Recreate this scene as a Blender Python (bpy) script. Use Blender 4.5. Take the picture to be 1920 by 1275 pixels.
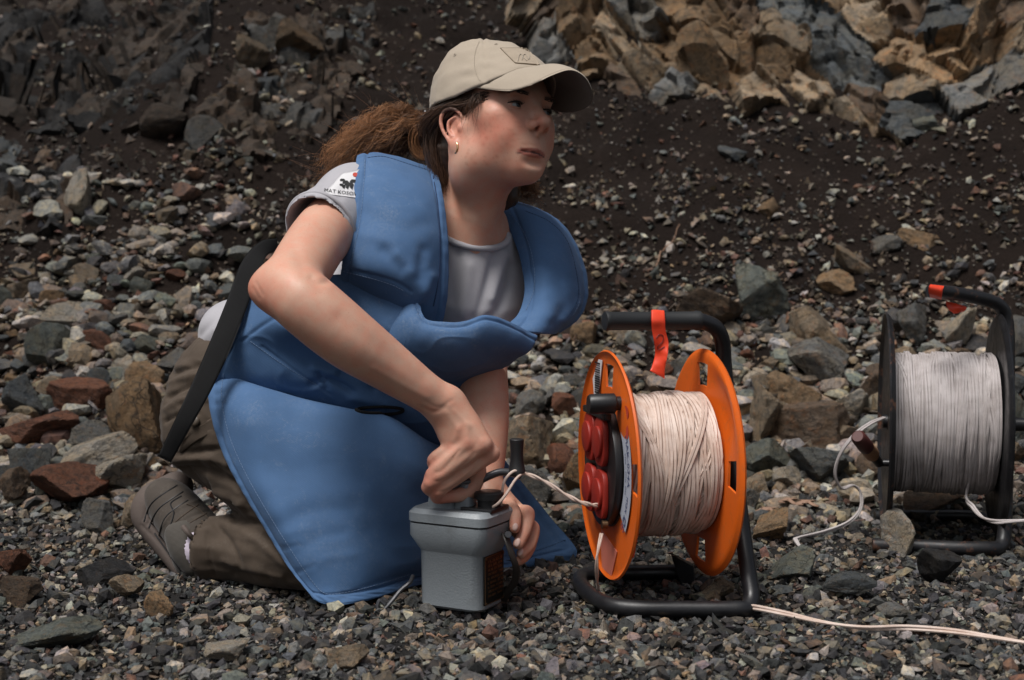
import bpy, bmesh, math, random
import numpy as np
from mathutils import Vector, Matrix
from mathutils.bvhtree import BVHTree
for o in list(bpy.data.objects): bpy.data.objects.remove(o)
rng = np.random.default_rng(7); random.seed(7)
R = math.radians
scene = bpy.context.scene; col = scene.collection

# ------------------------------------------------------------------ camera
CAMZ, PITCH, LENS = 0.525, R(4.0), 50.0
cam = bpy.data.cameras.new('camera'); camo = bpy.data.objects.new('camera', cam); col.objects.link(camo)
camo.location = (0, 0, CAMZ); camo.rotation_euler = (math.pi/2 - PITCH, 0, 0)
cam.lens = LENS; cam.sensor_width = 36; cam.clip_start = 0.05; cam.clip_end = 200
cam.dof.use_dof = True; cam.dof.focus_distance = 2.12; cam.dof.aperture_fstop = 5.6
scene.camera = camo
# ------------------------------------------------------------------ sky, sun, exposure
SUN_EL, SUN_AZ = R(65), R(-138)          # azimuth measured from +Y towards +X: front left of the kneeling person
world = bpy.data.worlds.new('World'); scene.world = world; world.use_nodes = True
nt = world.node_tree; nt.nodes.clear()
wo = nt.nodes.new('ShaderNodeOutputWorld'); bg = nt.nodes.new('ShaderNodeBackground')
sky = nt.nodes.new('ShaderNodeTexSky'); sky.sky_type = 'NISHITA'; sky.sun_disc = False
sky.sun_elevation = SUN_EL; sky.sun_rotation = SUN_AZ; sky.dust_density = 4.0; sky.air_density = 1.0
hs = nt.nodes.new('ShaderNodeHueSaturation'); hs.inputs['Saturation'].default_value = 0.45
nt.links.new(sky.outputs[0], hs.inputs['Color']); nt.links.new(hs.outputs[0], bg.inputs[0])
bg.inputs[1].default_value = 0.037
nt.links.new(bg.outputs[0], wo.inputs[0])
sl = bpy.data.lights.new('sun', 'SUN'); so = bpy.data.objects.new('sun', sl); col.objects.link(so)
sl.energy = 1.5; sl.angle = R(24); sl.color = (1.0, 0.975, 0.945)
sd = Vector((math.sin(SUN_AZ)*math.cos(SUN_EL), math.cos(SUN_AZ)*math.cos(SUN_EL), math.sin(SUN_EL)))
so.rotation_euler = sd.to_track_quat('Z', 'Y').to_euler(); so.location = (-1, -1, 4)
vs = scene.view_settings; vs.view_transform = 'Standard'; vs.look = 'None'; vs.exposure = 1.2; vs.gamma = 1.0
scene.render.engine = 'CYCLES'; scene.cycles.use_denoising = True
scene.cycles.max_bounces = 6

# ------------------------------------------------------------------ helpers
FPX = 1920*LENS/36.0
_fw = np.array([0, math.cos(PITCH), -math.sin(PITCH)]); _up = np.array([0, math.sin(PITCH), math.cos(PITCH)])
def W(px, py, y):
    """point of the place that stands y metres away and is seen at photo position px,py"""
    d = np.array([(px-960)/FPX, 0, 0]) + _fw + _up*((637.5-py)/FPX)
    return np.array([0, 0, CAMZ]) + d*(y/d[1])
def G(px, py, z=0.0):
    d = np.array([(px-960)/FPX, 0, 0]) + _fw + _up*((637.5-py)/FPX)
    return np.array([0, 0, CAMZ]) + d*((z-CAMZ)/d[2])
def PX(P):
    P = np.asarray(P, float); v = P - np.array([0, 0, CAMZ]); d = v@_fw
    return np.stack([960+FPX*v[..., 0]/d, 637.5-FPX*(v@_up)/d], -1)

def tag(o, label=None, cat=None, group=None, kind=None):
    if label: o['label'] = label
    if cat: o['category'] = cat
    if group: o['group'] = group
    if kind: o['kind'] = kind
    return o
def wmat(o):
    return o.matrix_basis if o.parent is None else wmat(o.parent) @ o.matrix_parent_inverse @ o.matrix_basis
def link(name, me, mat=None, parent=None, smooth=True):
    o = bpy.data.objects.new(name, me); col.objects.link(o)
    if mat is not None and len(me.materials) == 0: me.materials.append(mat)
    if len(me.polygons): me.polygons.foreach_set('use_smooth', np.full(len(me.polygons), bool(smooth)))
    if parent is not None:
        o.parent = parent
        o.matrix_parent_inverse = wmat(parent).inverted()
    return o
def mesh_np(name, V, F):
    """V (n,3), F (m,k) with k = 3 or 4"""
    me = bpy.data.meshes.new(name); V = np.asarray(V, np.float32); F = np.asarray(F, np.int32)
    me.vertices.add(len(V)); me.vertices.foreach_set('co', V.ravel())
    k = F.shape[1]; me.loops.add(F.size); me.loops.foreach_set('vertex_index', F.ravel())
    me.polygons.add(len(F)); me.polygons.foreach_set('loop_start', np.arange(0, F.size, k, dtype=np.int32))
    me.polygons.foreach_set('loop_total', np.full(len(F), k, np.int32))
    me.update(calc_edges=True); me.validate(); return me
def mesh_list(name, V, F):
    me = bpy.data.meshes.new(name); me.from_pydata([tuple(map(float, v)) for v in V], [], F); me.update(); return me
def empty(name, loc):
    o = bpy.data.objects.new(name, None); o.location = loc; o.empty_display_size = 0.02; col.objects.link(o); return o
def vcol(me, name, C):
    a = me.color_attributes.new(name, 'FLOAT_COLOR', 'POINT')
    C = np.asarray(C, np.float32)
    if C.shape[1] == 3: C = np.concatenate([C, np.ones((len(C), 1), np.float32)], 1)
    a.data.foreach_set('color', C.ravel())
def verts(me):
    a = np.empty(len(me.vertices)*3, np.float32); me.vertices.foreach_get('co', a); return a.reshape(-1, 3).astype(float)
def normals(me):
    a = np.empty(len(me.vertices)*3, np.float32); me.vertex_normals.foreach_get('vector', a); return a.reshape(-1, 3).astype(float)
def setverts(me, V):
    me.vertices.foreach_set('co', np.asarray(V, np.float32).ravel()); me.update()

def catmull(P, n, closed=False):
    """smooth curve through the rows of P, n samples per segment"""
    P = np.asarray(P, float); m = len(P); out = []
    segs = m if closed else m-1
    for i in range(segs):
        if closed: p0, p1, p2, p3 = P[(i-1) % m], P[i], P[(i+1) % m], P[(i+2) % m]
        else: p0, p1, p2, p3 = P[max(i-1, 0)], P[i], P[i+1], P[min(i+2, m-1)]
        t = np.linspace(0, 1, n, endpoint=False)[:, None]
        out.append(0.5*((2*p1)+(-p0+p2)*t+(2*p0-5*p1+4*p2-p3)*t*t+(-p0+3*p1-3*p2+p3)*t**3))
    if not closed: out.append(P[-1:])
    return np.concatenate(out)
def resample(P, n):
    P = np.asarray(P, float); s = np.r_[0, np.cumsum(np.linalg.norm(np.diff(P, axis=0), axis=1))]
    t = np.linspace(0, s[-1], n); return np.stack([np.interp(t, s, P[:, i]) for i in range(P.shape[1])], 1)
def tube(P, r, sides=8, closed=False, caps=True):
    """tube along P with radius r (scalar or per point); parallel transport frames"""
    P = np.asarray(P, float); n = len(P); r = np.broadcast_to(np.asarray(r, float), (n,))
    T = np.roll(P, -1, 0)-np.roll(P, 1, 0) if closed else np.gradient(P, axis=0)
    T /= np.linalg.norm(T, axis=1)[:, None]+1e-12
    a = np.array([0, 0, 1.0]) if abs(T[0][2]) < .9 else np.array([1.0, 0, 0])
    u = np.cross(T[0], a); u /= np.linalg.norm(u); V = []
    for i in range(n):
        u = u-T[i]*(u@T[i]); u /= np.linalg.norm(u)+1e-12; w = np.cross(T[i], u)
        ang = np.linspace(0, 2*math.pi, sides, endpoint=False)[:, None]
        V.append(P[i]+r[i]*(np.cos(ang)*u+np.sin(ang)*w))
    V = np.concatenate(V); F = []
    for i in range(n if closed else n-1):
        j = (i+1) % n
        for k in range(sides):
            l = (k+1) % sides; F.append((i*sides+k, i*sides+l, j*sides+l, j*sides+k))
    if caps and not closed:
        F.append(tuple(range(sides-1, -1, -1))); F.append(tuple((n-1)*sides+k for k in range(sides)))
    return V, F
class MB:
    """collects pieces for ONE mesh"""
    def __init__(s): s.V = []; s.F = []; s.n = 0
    def add(s, V, F):
        V = np.asarray(V, float); s.V.append(V); s.F += [tuple(int(i)+s.n for i in f) for f in F]; s.n += len(V); return s
    def box(s, c, h, M=None):
        V = np.array([(x, y, z) for x in (-1, 1) for y in (-1, 1) for z in (-1, 1)], float)*np.asarray(h)
        if M is not None: V = V@np.asarray(M).T
        return s.add(V+np.asarray(c), [(0, 1, 3, 2), (4, 6, 7, 5), (0, 4, 5, 1), (2, 3, 7, 6), (0, 2, 6, 4), (1, 5, 7, 3)])
    def tube(s, *a, **k): return s.add(*tube(*a, **k))
    def mesh(s, name='m'):
        return mesh_list(name, np.concatenate(s.V), s.F)
    def build(s, name, mat, parent=None, bevel=0, seg=2, smooth=True):
        me = s.mesh(name)
        if bevel:
            bm = bmesh.new(); bm.from_mesh(me)
            es = [e for e in bm.edges if len(e.link_faces) == 2 and e.calc_face_angle(0) > .5]
            bmesh.ops.bevel(bm, geom=es, offset=bevel, segments=seg, affect='EDGES', profile=.5, clamp_overlap=True)
            bm.to_mesh(me); bm.free(); me.update()
        o = link(name, me, mat, parent, smooth)
        if smooth: me.set_sharp_from_angle(angle=R(38))
        return o

# ---- noise in numpy (value noise, cheap and repeatable)
def vnoise(P, seed=0):
    P = np.asarray(P, float); i = np.floor(P).astype(np.int64); f = P-i; f = f*f*(3-2*f)
    def h(a, b, c):
        n = (a*374761393+b*668265263+c*2147483647+seed*974634777) & 0x7fffffff
        n = ((n ^ (n >> 13))*1274126177) & 0x7fffffff; n = n ^ (n >> 16)
        return (n & 0xffff)/32767.5-1
    x, y, z = i[..., 0], i[..., 1], i[..., 2]; u, v, w = f[..., 0], f[..., 1], f[..., 2]
    L = lambda a, b, t: a+(b-a)*t
    return L(L(L(h(x, y, z), h(x+1, y, z), u), L(h(x, y+1, z), h(x+1, y+1, z), u), v),
             L(L(h(x, y, z+1), h(x+1, y, z+1), u), L(h(x, y+1, z+1), h(x+1, y+1, z+1), u), v), w)
def fbm(P, oct=4, seed=0, gain=.5):
    s = 0; a = 1.0; P = np.asarray(P, float)
    for k in range(oct): s = s+a*vnoise(P*2**k+17.3*k, seed+k); a *= gain
    return s

# ---- signed distance modelling: fold primitives, mesh by surface nets
def smin(a, b, k): h = np.maximum(k-np.abs(a-b), 0)/k; return np.minimum(a, b)-h*h*k*.25
class SDF:
    def __init__(s): s.P = []
    def cone(s, a, b, ra, rb, k=.01, op='+'):
        s.P.append(('c', np.asarray(a, float), np.asarray(b, float), ra, rb, k, op)); return s
    def ball(s, c, r, k=.01, op='+', M=None):
        r = np.broadcast_to(np.asarray(r, float), (3,)); M = np.eye(3) if M is None else np.asarray(M)
        s.P.append(('e', np.asarray(c, float), r, M, None, k, op)); return s
    def chain(s, pts, rad, k=.006, op='+'):
        Q = catmull(np.concatenate([np.asarray(pts, float), np.asarray(rad, float)[:, None]], 1), 4) if len(pts) > 2 else np.concatenate([np.asarray(pts, float), np.asarray(rad, float)[:, None]], 1)
        s.P.append(('p', Q[:, :3], Q[:, 3], None, None, k, op)); return s
    @staticmethod
    def ev(p, X):
        x, y, z = X[..., 0], X[..., 1], X[..., 2]
        if p[0] == 'c': return SDF.seg(p[1], p[2], p[3], p[4], x, y, z)
        if p[0] == 'p':
            best = None
            for a, b, ra, rb in zip(p[1][:-1], p[1][1:], p[2][:-1], p[2][1:]):
                v = SDF.seg(a, b, ra, rb, x, y, z); best = v if best is None else np.minimum(best, v)
            return best
        if p[0] == 'q':
            best = None
            for a, b, ra, rb in p[1]:
                v = SDF.seg(a, b, ra, rb, x, y, z); best = v if best is None else np.minimum(best, v)
            return best
        c, r, M_ = p[1:4]; x, y, z = x-c[0], y-c[1], z-c[2]; k0 = 0; k1 = 0
        for i in range(3):
            q = (x*M_[0, i]+y*M_[1, i]+z*M_[2, i])/r[i]; k0 = k0+q*q; q = q/r[i]; k1 = k1+q*q
        k0 = np.sqrt(k0); return np.where(k0 < 1e-6, -r.min(), k0*(k0-1)/(np.sqrt(k1)+1e-9))
    @staticmethod
    def seg(a, b, ra, rb, x, y, z):
        d = b-a; L = d@d+1e-12; x, y, z = x-a[0], y-a[1], z-a[2]
        t = np.clip((x*d[0]+y*d[1]+z*d[2])/L, 0, 1); x, y, z = x-t*d[0], y-t*d[1], z-t*d[2]
        return np.sqrt(x*x+y*y+z*z)-(ra+(rb-ra)*t)
    def value(s, X, prims=None):
        d = np.full(X.shape[:-1], 1e3)
        for p in (s.P if prims is None else prims):
            v = s.ev(p, X)
            d = smin(d, v, p[5]) if p[6] == '+' else -smin(-d, v, p[5])
        return d
    def mesh(s, h, disp=None, B=12):
        lo = []; hi = []
        for p in s.P:
            if p[6] != '+': continue
            if p[0] == 'p': m = p[2].max(); lo.append(p[1].min(0)-m); hi.append(p[1].max(0)+m)
            elif p[0] == 'c': m = max(p[3], p[4]); lo.append(np.minimum(p[1], p[2])-m); hi.append(np.maximum(p[1], p[2])+m)
            else: m = p[2].max(); lo.append(p[1]-m); hi.append(p[1]+m)
        lo = np.min(lo, 0)-4*h; hi = np.max(hi, 0)+4*h
        nb = np.ceil((hi-lo)/(h*B)).astype(int); N = nb*B+1
        D = np.full(N, 1.0, np.float32)
        bi = np.stack(np.meshgrid(*[np.arange(n) for n in nb], indexing='ij'), -1).reshape(-1, 3)
        C = lo+(bi+.5)*B*h; Rb = B*h*.5*math.sqrt(3)+h
        SG = [np.array([s.seg(p[1][i], p[1][i+1], p[2][i], p[2][i+1], C[:, 0], C[:, 1], C[:, 2]) for i in range(len(p[1])-1)]) if p[0] == 'p' else None for p in s.P]
        PV = [s.ev(p, C) if g is None else g.min(0) for p, g in zip(s.P, SG)]
        dc = s.value(C); act = np.abs(dc) < Rb*1.35+.004
        for b, v in zip(bi[~act], dc[~act]):
            if v < 0: D[b[0]*B:b[0]*B+B+1, b[1]*B:b[1]*B+B+1, b[2]*B:b[2]*B+B+1] = -1
        g = np.stack(np.meshgrid(*[np.arange(B+1)]*3, indexing='ij'), -1)*h
        for idx in np.nonzero(act)[0]:
            b = bi[idx]; X = lo+b*B*h+g
            pr = []
            for p, v, sg in zip(s.P, PV, SG):
                if v[idx] >= Rb*1.4+p[5]+.002: continue
                if sg is None: pr.append(p)
                else:
                    m = np.nonzero(sg[:, idx] <= v[idx]+2*Rb+.002)[0]
                    pr.append(('q', [(p[1][i], p[1][i+1], p[2][i], p[2][i+1]) for i in m], None, None, None, p[5], p[6]))
            d = s.value(X, pr)
            if disp is not None: d = d+disp(X)
            D[b[0]*B:b[0]*B+B+1, b[1]*B:b[1]*B+B+1, b[2]*B:b[2]*B+B+1] = d
        return surface_nets(D, lo, h)
def surface_nets(D, lo, h):
    S = D < 0
    c = [S[i:S.shape[0]-1+i, j:S.shape[1]-1+j, k:S.shape[2]-1+k] for i in (0, 1) for j in (0, 1) for k in (0, 1)]
    anyv = c[0] | c[1] | c[2] | c[3] | c[4] | c[5] | c[6] | c[7]; allv = c[0] & c[1] & c[2] & c[3] & c[4] & c[5] & c[6] & c[7]
    A = anyv & ~allv; I = np.argwhere(A); idx = np.full(A.shape, -1, np.int32); idx[A] = np.arange(len(I))
    off = np.array([(i, j, k) for i in (0, 1) for j in (0, 1) for k in (0, 1)])
    val = np.stack([D[tuple((I+o).T)] for o in off], 1)
    acc = np.zeros((len(I), 3)); cnt = np.zeros(len(I))
    for a in range(8):
        for b in range(a+1, 8):
            if np.abs(off[a]-off[b]).sum() != 1: continue
            m = (val[:, a] < 0) != (val[:, b] < 0); t = val[m, a]/(val[m, a]-val[m, b])
            acc[m] += off[a]+t[:, None]*(off[b]-off[a]); cnt[m] += 1
    V = lo+(I+acc/cnt[:, None])*h; F = []
    for ax in range(3):
        o1, o2 = [(1, 2), (2, 0), (0, 1)][ax]
        s0 = [slice(None)]*3; s1 = [slice(None)]*3; s0[ax] = slice(0, -1); s1[ax] = slice(1, None)
        E = S[tuple(s0)] != S[tuple(s1)]; e = np.argwhere(E)
        e = e[(e[:, o1] > 0) & (e[:, o2] > 0) & (e[:, o1] < S.shape[o1]-1) & (e[:, o2] < S.shape[o2]-1)]
        ins = S[tuple(e.T)]
        def at(d1, d2):
            q = e.copy(); q[:, o1] += d1; q[:, o2] += d2; return idx[tuple(q.T)]
        q = np.stack([at(-1, -1), at(0, -1), at(0, 0), at(-1, 0)], 1)
        q[~ins] = q[~ins][:, ::-1]; q = q[(q >= 0).all(1)]; F.append(q)
    return V, np.concatenate(F)

# ---- sculpting strokes: polyline seen in the photo, pressed into or raised from a finished surface
def stroke_w(V, N, pts, w, facing=.05, y=None):
    """weight of every vertex: gaussian of its distance (photo pixels) to the polyline; also signed side"""
    q = PX(V); P = np.asarray(pts, float); best = np.full(len(V), 1e9); side = np.zeros(len(V))
    for a, b in zip(P[:-1], P[1:]):
        d = b-a; t = np.clip(((q-a)@d)/(d@d), 0, 1); r = q-a-t[:, None]*d; L = np.hypot(r[:, 0], r[:, 1])
        m = L < best; best[m] = L[m]; side[m] = np.sign(d[0]*r[m, 1]-d[1]*r[m, 0])
    view = V-np.array([0, 0, CAMZ]); view /= np.linalg.norm(view, axis=1)[:, None]
    f = np.clip(-(view*N).sum(1)/.25, 0, 1)
    g = np.exp(-(best/w)**2)*f
    if y is not None: g *= (np.abs(V[:, 1]-y[0]) < y[1])
    return g, best*side
def sculpt(me, strokes):
    """strokes: (points, width px, height in mm)"""
    V = verts(me); N = normals(me); q = PX(V); D = np.zeros(len(V))
    for pts, w, hgt in strokes:
        if len(pts) > 2: pts = catmull(pts, 5)
        P = np.asarray(pts, float); i = np.nonzero((q > P.min(0)-3*w).all(1) & (q < P.max(0)+3*w).all(1))[0]
        if len(i): D[i] += stroke_w(V[i], N[i], P, w)[0]*hgt*.001
    setverts(me, V+N*D[:, None])

# ---- cloth: a smooth sheet through a grid of points, with real thickness, hems and wrinkles
def bspline_grid(C, nu, nv):
    C = np.asarray(C, float)
    A = np.stack([catmull_n(C[i], nv) for i in range(C.shape[0])])
    return np.stack([catmull_n(A[:, j], nu) for j in range(nv)], 1)
def catmull_n(P, n):
    P = np.asarray(P, float); m = len(P); t = np.linspace(0, m-1-1e-9, n); i = t.astype(int); f = (t-i)[:, None]
    g = lambda k: P[np.clip(k, 0, m-1)]
    p0, p1, p2, p3 = g(i-1), g(i), g(i+1), g(i+2)
    p0 = np.where((i == 0)[:, None], 2*p1-p2, p0); p3 = np.where((i >= m-2)[:, None], 2*p2-p1, p3)
    return 0.5*((2*p1)+(-p0+p2)*f+(2*p0-5*p1+4*p2-p3)*f*f+(-p0+3*p1-3*p2+p3)*f**3)
def sheet(name, C, thick, mat, parent, nu=90, nv=90, hem=None, noise=.0012, nscale=16, strokes=(), seed=1, hemh=.0016, round_=.5, crease=.0):
    """C: rows of control points (world). hem: width in m of a raised border on chosen sides 'uUvV'"""
    S = bspline_grid(C, nu, nv); shp = S.shape[:2]
    du = np.gradient(S, axis=0); dv = np.gradient(S, axis=1); N = np.cross(du, dv); N /= np.linalg.norm(N, axis=2)[..., None]+1e-12
    cen = S.mean((0, 1)); 
    vw = np.array([0, 0, CAMZ])-cen
    if (N.mean((0, 1))@vw) < 0: N = -N
    su = np.concatenate([np.zeros((1, shp[1])), np.cumsum(np.linalg.norm(np.diff(S, axis=0), axis=2), 0)]); sv = np.concatenate([np.zeros((shp[0], 1)), np.cumsum(np.linalg.norm(np.diff(S, axis=1), axis=2), 1)], 1)
    off = noise*fbm(S*nscale, 3, seed)+crease*np.clip(1-2.2*np.abs(fbm(S*np.array([13, 13, 22])+seed, 2, seed+5)), 0, 1)**2
    edge = np.minimum(np.minimum(su, su[-1:]-su), np.minimum(sv, sv[:, -1:]-sv))
    if hem:
        wd, sides = hem; e = np.full(shp, 1e3)
        if 'u' in sides: e = np.minimum(e, su)
        if 'U' in sides: e = np.minimum(e, su[-1:]-su)
        if 'v' in sides: e = np.minimum(e, sv)
        if 'V' in sides: e = np.minimum(e, sv[:, -1:]-sv)
        off = off+hemh*np.clip(1-(e/wd)**4, 0, 1)-hemh*1.1*np.exp(-((e-wd)/.0022)**2)
        off = off+.0007*np.sin(su*260+fbm(S*20, 2, 5)*3)*np.exp(-((e-wd*.6)/(wd*.5))**2)*0.6 + .0007*np.sin(sv*260)*np.exp(-((e-wd*.6)/(wd*.5))**2)*.6
    fall = np.sqrt(np.clip(1-(1-np.clip(edge/(thick*round_+1e-9), 0, 1))**2, 0, 1))
    front = S+N*(off+thick*.5*fall)[..., None]; back = S+N*(off*.6-thick*.5*fall)[..., None]
    n = shp[0]*shp[1]; V = np.concatenate([front.reshape(-1, 3), back.reshape(-1, 3)])
    i = np.arange(n).reshape(shp); q = np.stack([i[:-1, :-1], i[1:, :-1], i[1:, 1:], i[:-1, 1:]], -1).reshape(-1, 4)
    fl = np.cross(front[1, 0]-front[0, 0], front[0, 1]-front[0, 0])@N[0, 0] < 0
    F = [q[:, ::-1] if fl else q, (q if fl else q[:, ::-1])+n]
    loop = np.concatenate([i[0, :], i[1:, -1], i[-1, -2::-1], i[-2:0:-1, 0]]); l2 = np.roll(loop, -1)
    e = np.stack([loop, l2, l2+n, loop+n], 1); F.append(e if fl else e[:, ::-1])
    me = mesh_np(name, V, np.concatenate(F)); o = link(name, me, mat, parent)
    if strokes: sculpt(me, strokes)
    return o
def bvh_of(obs):
    V = []; F = []; n = 0
    for o in obs:
        v = verts(o.data); V += [Vector(x) for x in v]; F += [[i+n for i in p.vertices] for p in o.data.polygons]; n += len(v)
    return BVHTree.FromPolygons(V, F)
def onto(bvh, px, py, lift=.0006):
    """where the line of sight of a photo position meets a surface"""
    o = Vector((0, 0, CAMZ)); d = Vector(W(px, py, 1.0))-o; d.normalize()
    h = bvh.ray_cast(o, d)
    return None if h[0] is None else np.array(h[0]+h[1]*(lift if h[1].dot(d) < 0 else -lift))
def stitches(name, bvh, pts, mat, parent, step=6, dash=4.2, r=.0004):
    P = resample(catmull(pts, 8), 400); L = np.linalg.norm(np.diff(np.asarray(P), axis=0), axis=1).sum(); mb = MB(); n = int(L/step)
    for k in range(n):
        seg = [np.array([np.interp((k*step+s)/L, np.linspace(0, 1, 400), P[:, i]) for i in (0, 1)]) for s in (0, dash/2, dash)]
        q = [onto(bvh, *s) for s in seg]
        if any(x is None for x in q): continue
        if np.linalg.norm(q[0]-q[2]) > .012: continue
        mb.tube(np.array(q), r, 4)
    return mb.build(name, mat, parent) if mb.n else None
# ------------------------------------------------------------------ materials
class NT:
    def __init__(s, name):
        s.m = bpy.data.materials.new(name); s.m.use_nodes = True; s.t = s.m.node_tree
        s.b = s.t.nodes['Principled BSDF']; s.co = s.n('ShaderNodeTexCoord')
    def n(s, t, **k):
        x = s.t.nodes.new(t)
        for a, v in k.items(): setattr(x, a, v)
        return x
    def l(s, a, b): s.t.links.new(a, b)
    def noise(s, scale, detail=4, rough=.55, vec=None, dist=0):
        x = s.n('ShaderNodeTexNoise'); x.inputs['Scale'].default_value = scale; x.inputs['Detail'].default_value = detail
        x.inputs['Roughness'].default_value = rough; x.inputs['Distortion'].default_value = dist
        s.l(vec if vec is not None else s.co.outputs['Object'], x.inputs['Vector']); return x.outputs['Fac']
    def vor(s, scale, feature='F1', out='Distance', vec=None):
        x = s.n('ShaderNodeTexVoronoi', feature=feature); x.inputs['Scale'].default_value = scale
        s.l(vec if vec is not None else s.co.outputs['Object'], x.inputs['Vector']); return x.outputs[out]
    def ramp(s, fac, stops):
        x = s.n('ShaderNodeValToRGB'); e = x.color_ramp.elements
        while len(e) < len(stops): e.new(.5)
        for q, (p, c) in zip(e, stops): q.position = p; q.color = (*c, 1) if not np.isscalar(c) else (c, c, c, 1)
        s.l(fac, x.inputs[0]); return x.outputs[0]
    def mix(s, f, a, b, blend='MIX'):
        x = s.n('ShaderNodeMix', data_type='RGBA', blend_type=blend)
        for sock, v in ((x.inputs[0], f), (x.inputs[6], a), (x.inputs[7], b)):
            if hasattr(v, 'links'): s.l(v, sock)
            elif np.isscalar(v): sock.default_value = v
            else: sock.default_value = (*v, 1)
        return x.outputs[2]
    def math(s, op, a, b=0.0):
        x = s.n('ShaderNodeMath', operation=op)
        for sock, v in ((x.inputs[0], a), (x.inputs[1], b)):
            if hasattr(v, 'links'): s.l(v, sock)
            else: sock.default_value = v
        return x.outputs[0]
    def attr(s, name): x = s.n('ShaderNodeAttribute', attribute_name=name); return x.outputs['Color']
    def bump(s, h, st=.3, d=.002, prev=None):
        x = s.n('ShaderNodeBump'); x.inputs['Strength'].default_value = st; x.inputs['Distance'].default_value = d; s.l(h, x.inputs['Height'])
        if prev is not None: s.l(prev, x.inputs['Normal'])
        s.l(x.outputs[0], s.b.inputs['Normal']); return x.outputs[0]
    def set(s, **k):
        for a, v in k.items():
            i = s.b.inputs[a.replace('_', ' ')]
            if hasattr(v, 'links'): s.l(v, i)
            elif np.isscalar(v): i.default_value = v
            else: i.default_value = (*v, 1) if len(v) == 3 and i.type == 'RGBA' else v
        return s
def plain(name, c, rough=.6, metal=0, bump=0, scale=200, var=.12, d=.0006):
    t = NT(name); f = t.noise(scale*.12, 4)
    base = t.mix(f, tuple(x*(1-var) for x in c), tuple(min(1, x*(1+var)) for x in c))
    t.set(Base_Color=base, Roughness=rough, Metallic=metal)
    if bump: t.bump(t.noise(scale, 3), bump, d)
    return t.m
def fabric(name, c, weave=900, rough=.85, var=.18, dust=None, bump=.35, sheen=.15):
    t = NT(name)
    w1 = t.n('ShaderNodeTexWave', bands_direction='DIAGONAL'); w1.inputs['Scale'].default_value = weave/6.0; w1.inputs['Distortion'].default_value = 1.2
    t.l(t.co.outputs['Object'], w1.inputs['Vector'])
    f = t.noise(26, 5, .6); f2 = t.noise(420, 2, .5)
    base = t.mix(f, tuple(x*(1-var) for x in c), tuple(x*(1+var) for x in c))
    base = t.mix(t.math('MULTIPLY', f2, .22), base, tuple(min(1, x*1.6) for x in c))
    if dust:
        d = t.ramp(t.noise(9, 6, .7), [(.52, 0.0), (.74, .38)]); s2 = t.ramp(t.noise(260, 4, .65), [(.40, 0.0), (.66, 1.0)])
        base = t.mix(t.math('MULTIPLY', d, s2), base, dust)
        sf = t.ramp(t.noise(16, 8, .78, None, 1.6), [(.575, 0.0), (.592, .38), (.605, .38), (.622, 0.0)]); base = t.mix(t.math('MULTIPLY', sf, s2), base, dust)
    t.set(Base_Color=base, Roughness=rough, Sheen_Weight=sheen, Sheen_Roughness=.4)
    h = t.mix(.75, w1.outputs['Color'], f2); t.bump(h, bump*.8, .0005); return t.m
M = {}
M['vest'] = fabric('blue_canvas', (.049, .111, .228), dust=(.18, .23, .30), sheen=.04)
M['vest_thread'] = plain('pale_blue_thread', (.15, .22, .34), .8)
M['vest_thread_dark'] = plain('navy_thread', (.012, .03, .085), .8)
M['shirt'] = fabric('grey_jersey', (.34, .33, .35), weave=1500, var=.08, bump=.2)
M['pants'] = fabric('brown_ripstop', (.054, .037, .024), weave=1100, var=.2, dust=(.12, .1, .08), sheen=.05)
M['cap'] = fabric('khaki_twill', (.33, .275, .212), weave=1300, var=.10)
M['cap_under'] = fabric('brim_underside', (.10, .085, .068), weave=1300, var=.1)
M['cap_thread'] = plain('khaki_thread', (.33, .28, .22), .8)
M['velcro'] = plain('khaki_loop_pile', (.33, .27, .205), .95, bump=.5, scale=900, d=.001)
M['strap'] = fabric('black_webbing', (.0045, .0045, .005), weave=260, var=.3, sheen=0, rough=.95)
M['boot'] = fabric('olive_brown_suede', (.044, .034, .026), weave=600, var=.25, dust=(.14, .12, .1))
M['boot_mesh'] = fabric('grey_brown_mesh', (.055, .048, .040), weave=350, var=.2, bump=1.0)
M['sole'] = plain('taupe_rubber', (.085, .064, .054), .8, bump=.4, scale=150, var=.25)
M['sock'] = fabric('pale_lilac_knit', (.46, .40, .47), weave=400, bump=.8)
M['gold'] = plain('gold', (.80, .50, .28), .22, 1.0)
M['silver'] = plain('bright_metal', (.7, .7, .7), .25, 1.0)
M['button'] = plain('brown_plastic', (.065, .047, .032), .5)
def skin():
    t = NT('skin'); c = t.attr('tone')
    f = t.noise(55, 4, .6); f2 = t.noise(420, 3, .6)
    base = t.mix(t.ramp(f, [(.38, 0.0), (.64, .55)]), c, t.mix(1.0, c, (1.08, .78, .72), 'MULTIPLY'))
    base = t.mix(t.ramp(f2, [(.5, 0.0), (.75, .16)]), base, t.mix(1.0, c, (.72, .55, .5), 'MULTIPLY'))
    fr = t.ramp(t.vor(150), [(.06, .4), (.16, 0.0)]); fm = t.ramp(t.noise(38, 2), [(.46, 0.0), (.56, 1.0)])
    base = t.mix(t.math('MULTIPLY', fr, fm), base, t.mix(1.0, c, (.62, .42, .36), 'MULTIPLY'))
    t.set(Base_Color=base, Roughness=t.ramp(f2, [(.3, .42), (.7, .58)]), Subsurface_Weight=.10, Subsurface_Radius=(.008, .0035, .002), Subsurface_Scale=.6)
    t.b.inputs['Specular IOR Level'].default_value = .42
    n = t.bump(t.noise(900, 3, .6), .18, .0006); t.bump(t.vor(700), .10, .0005, n)
    return t.m
M['skin'] = skin()
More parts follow.
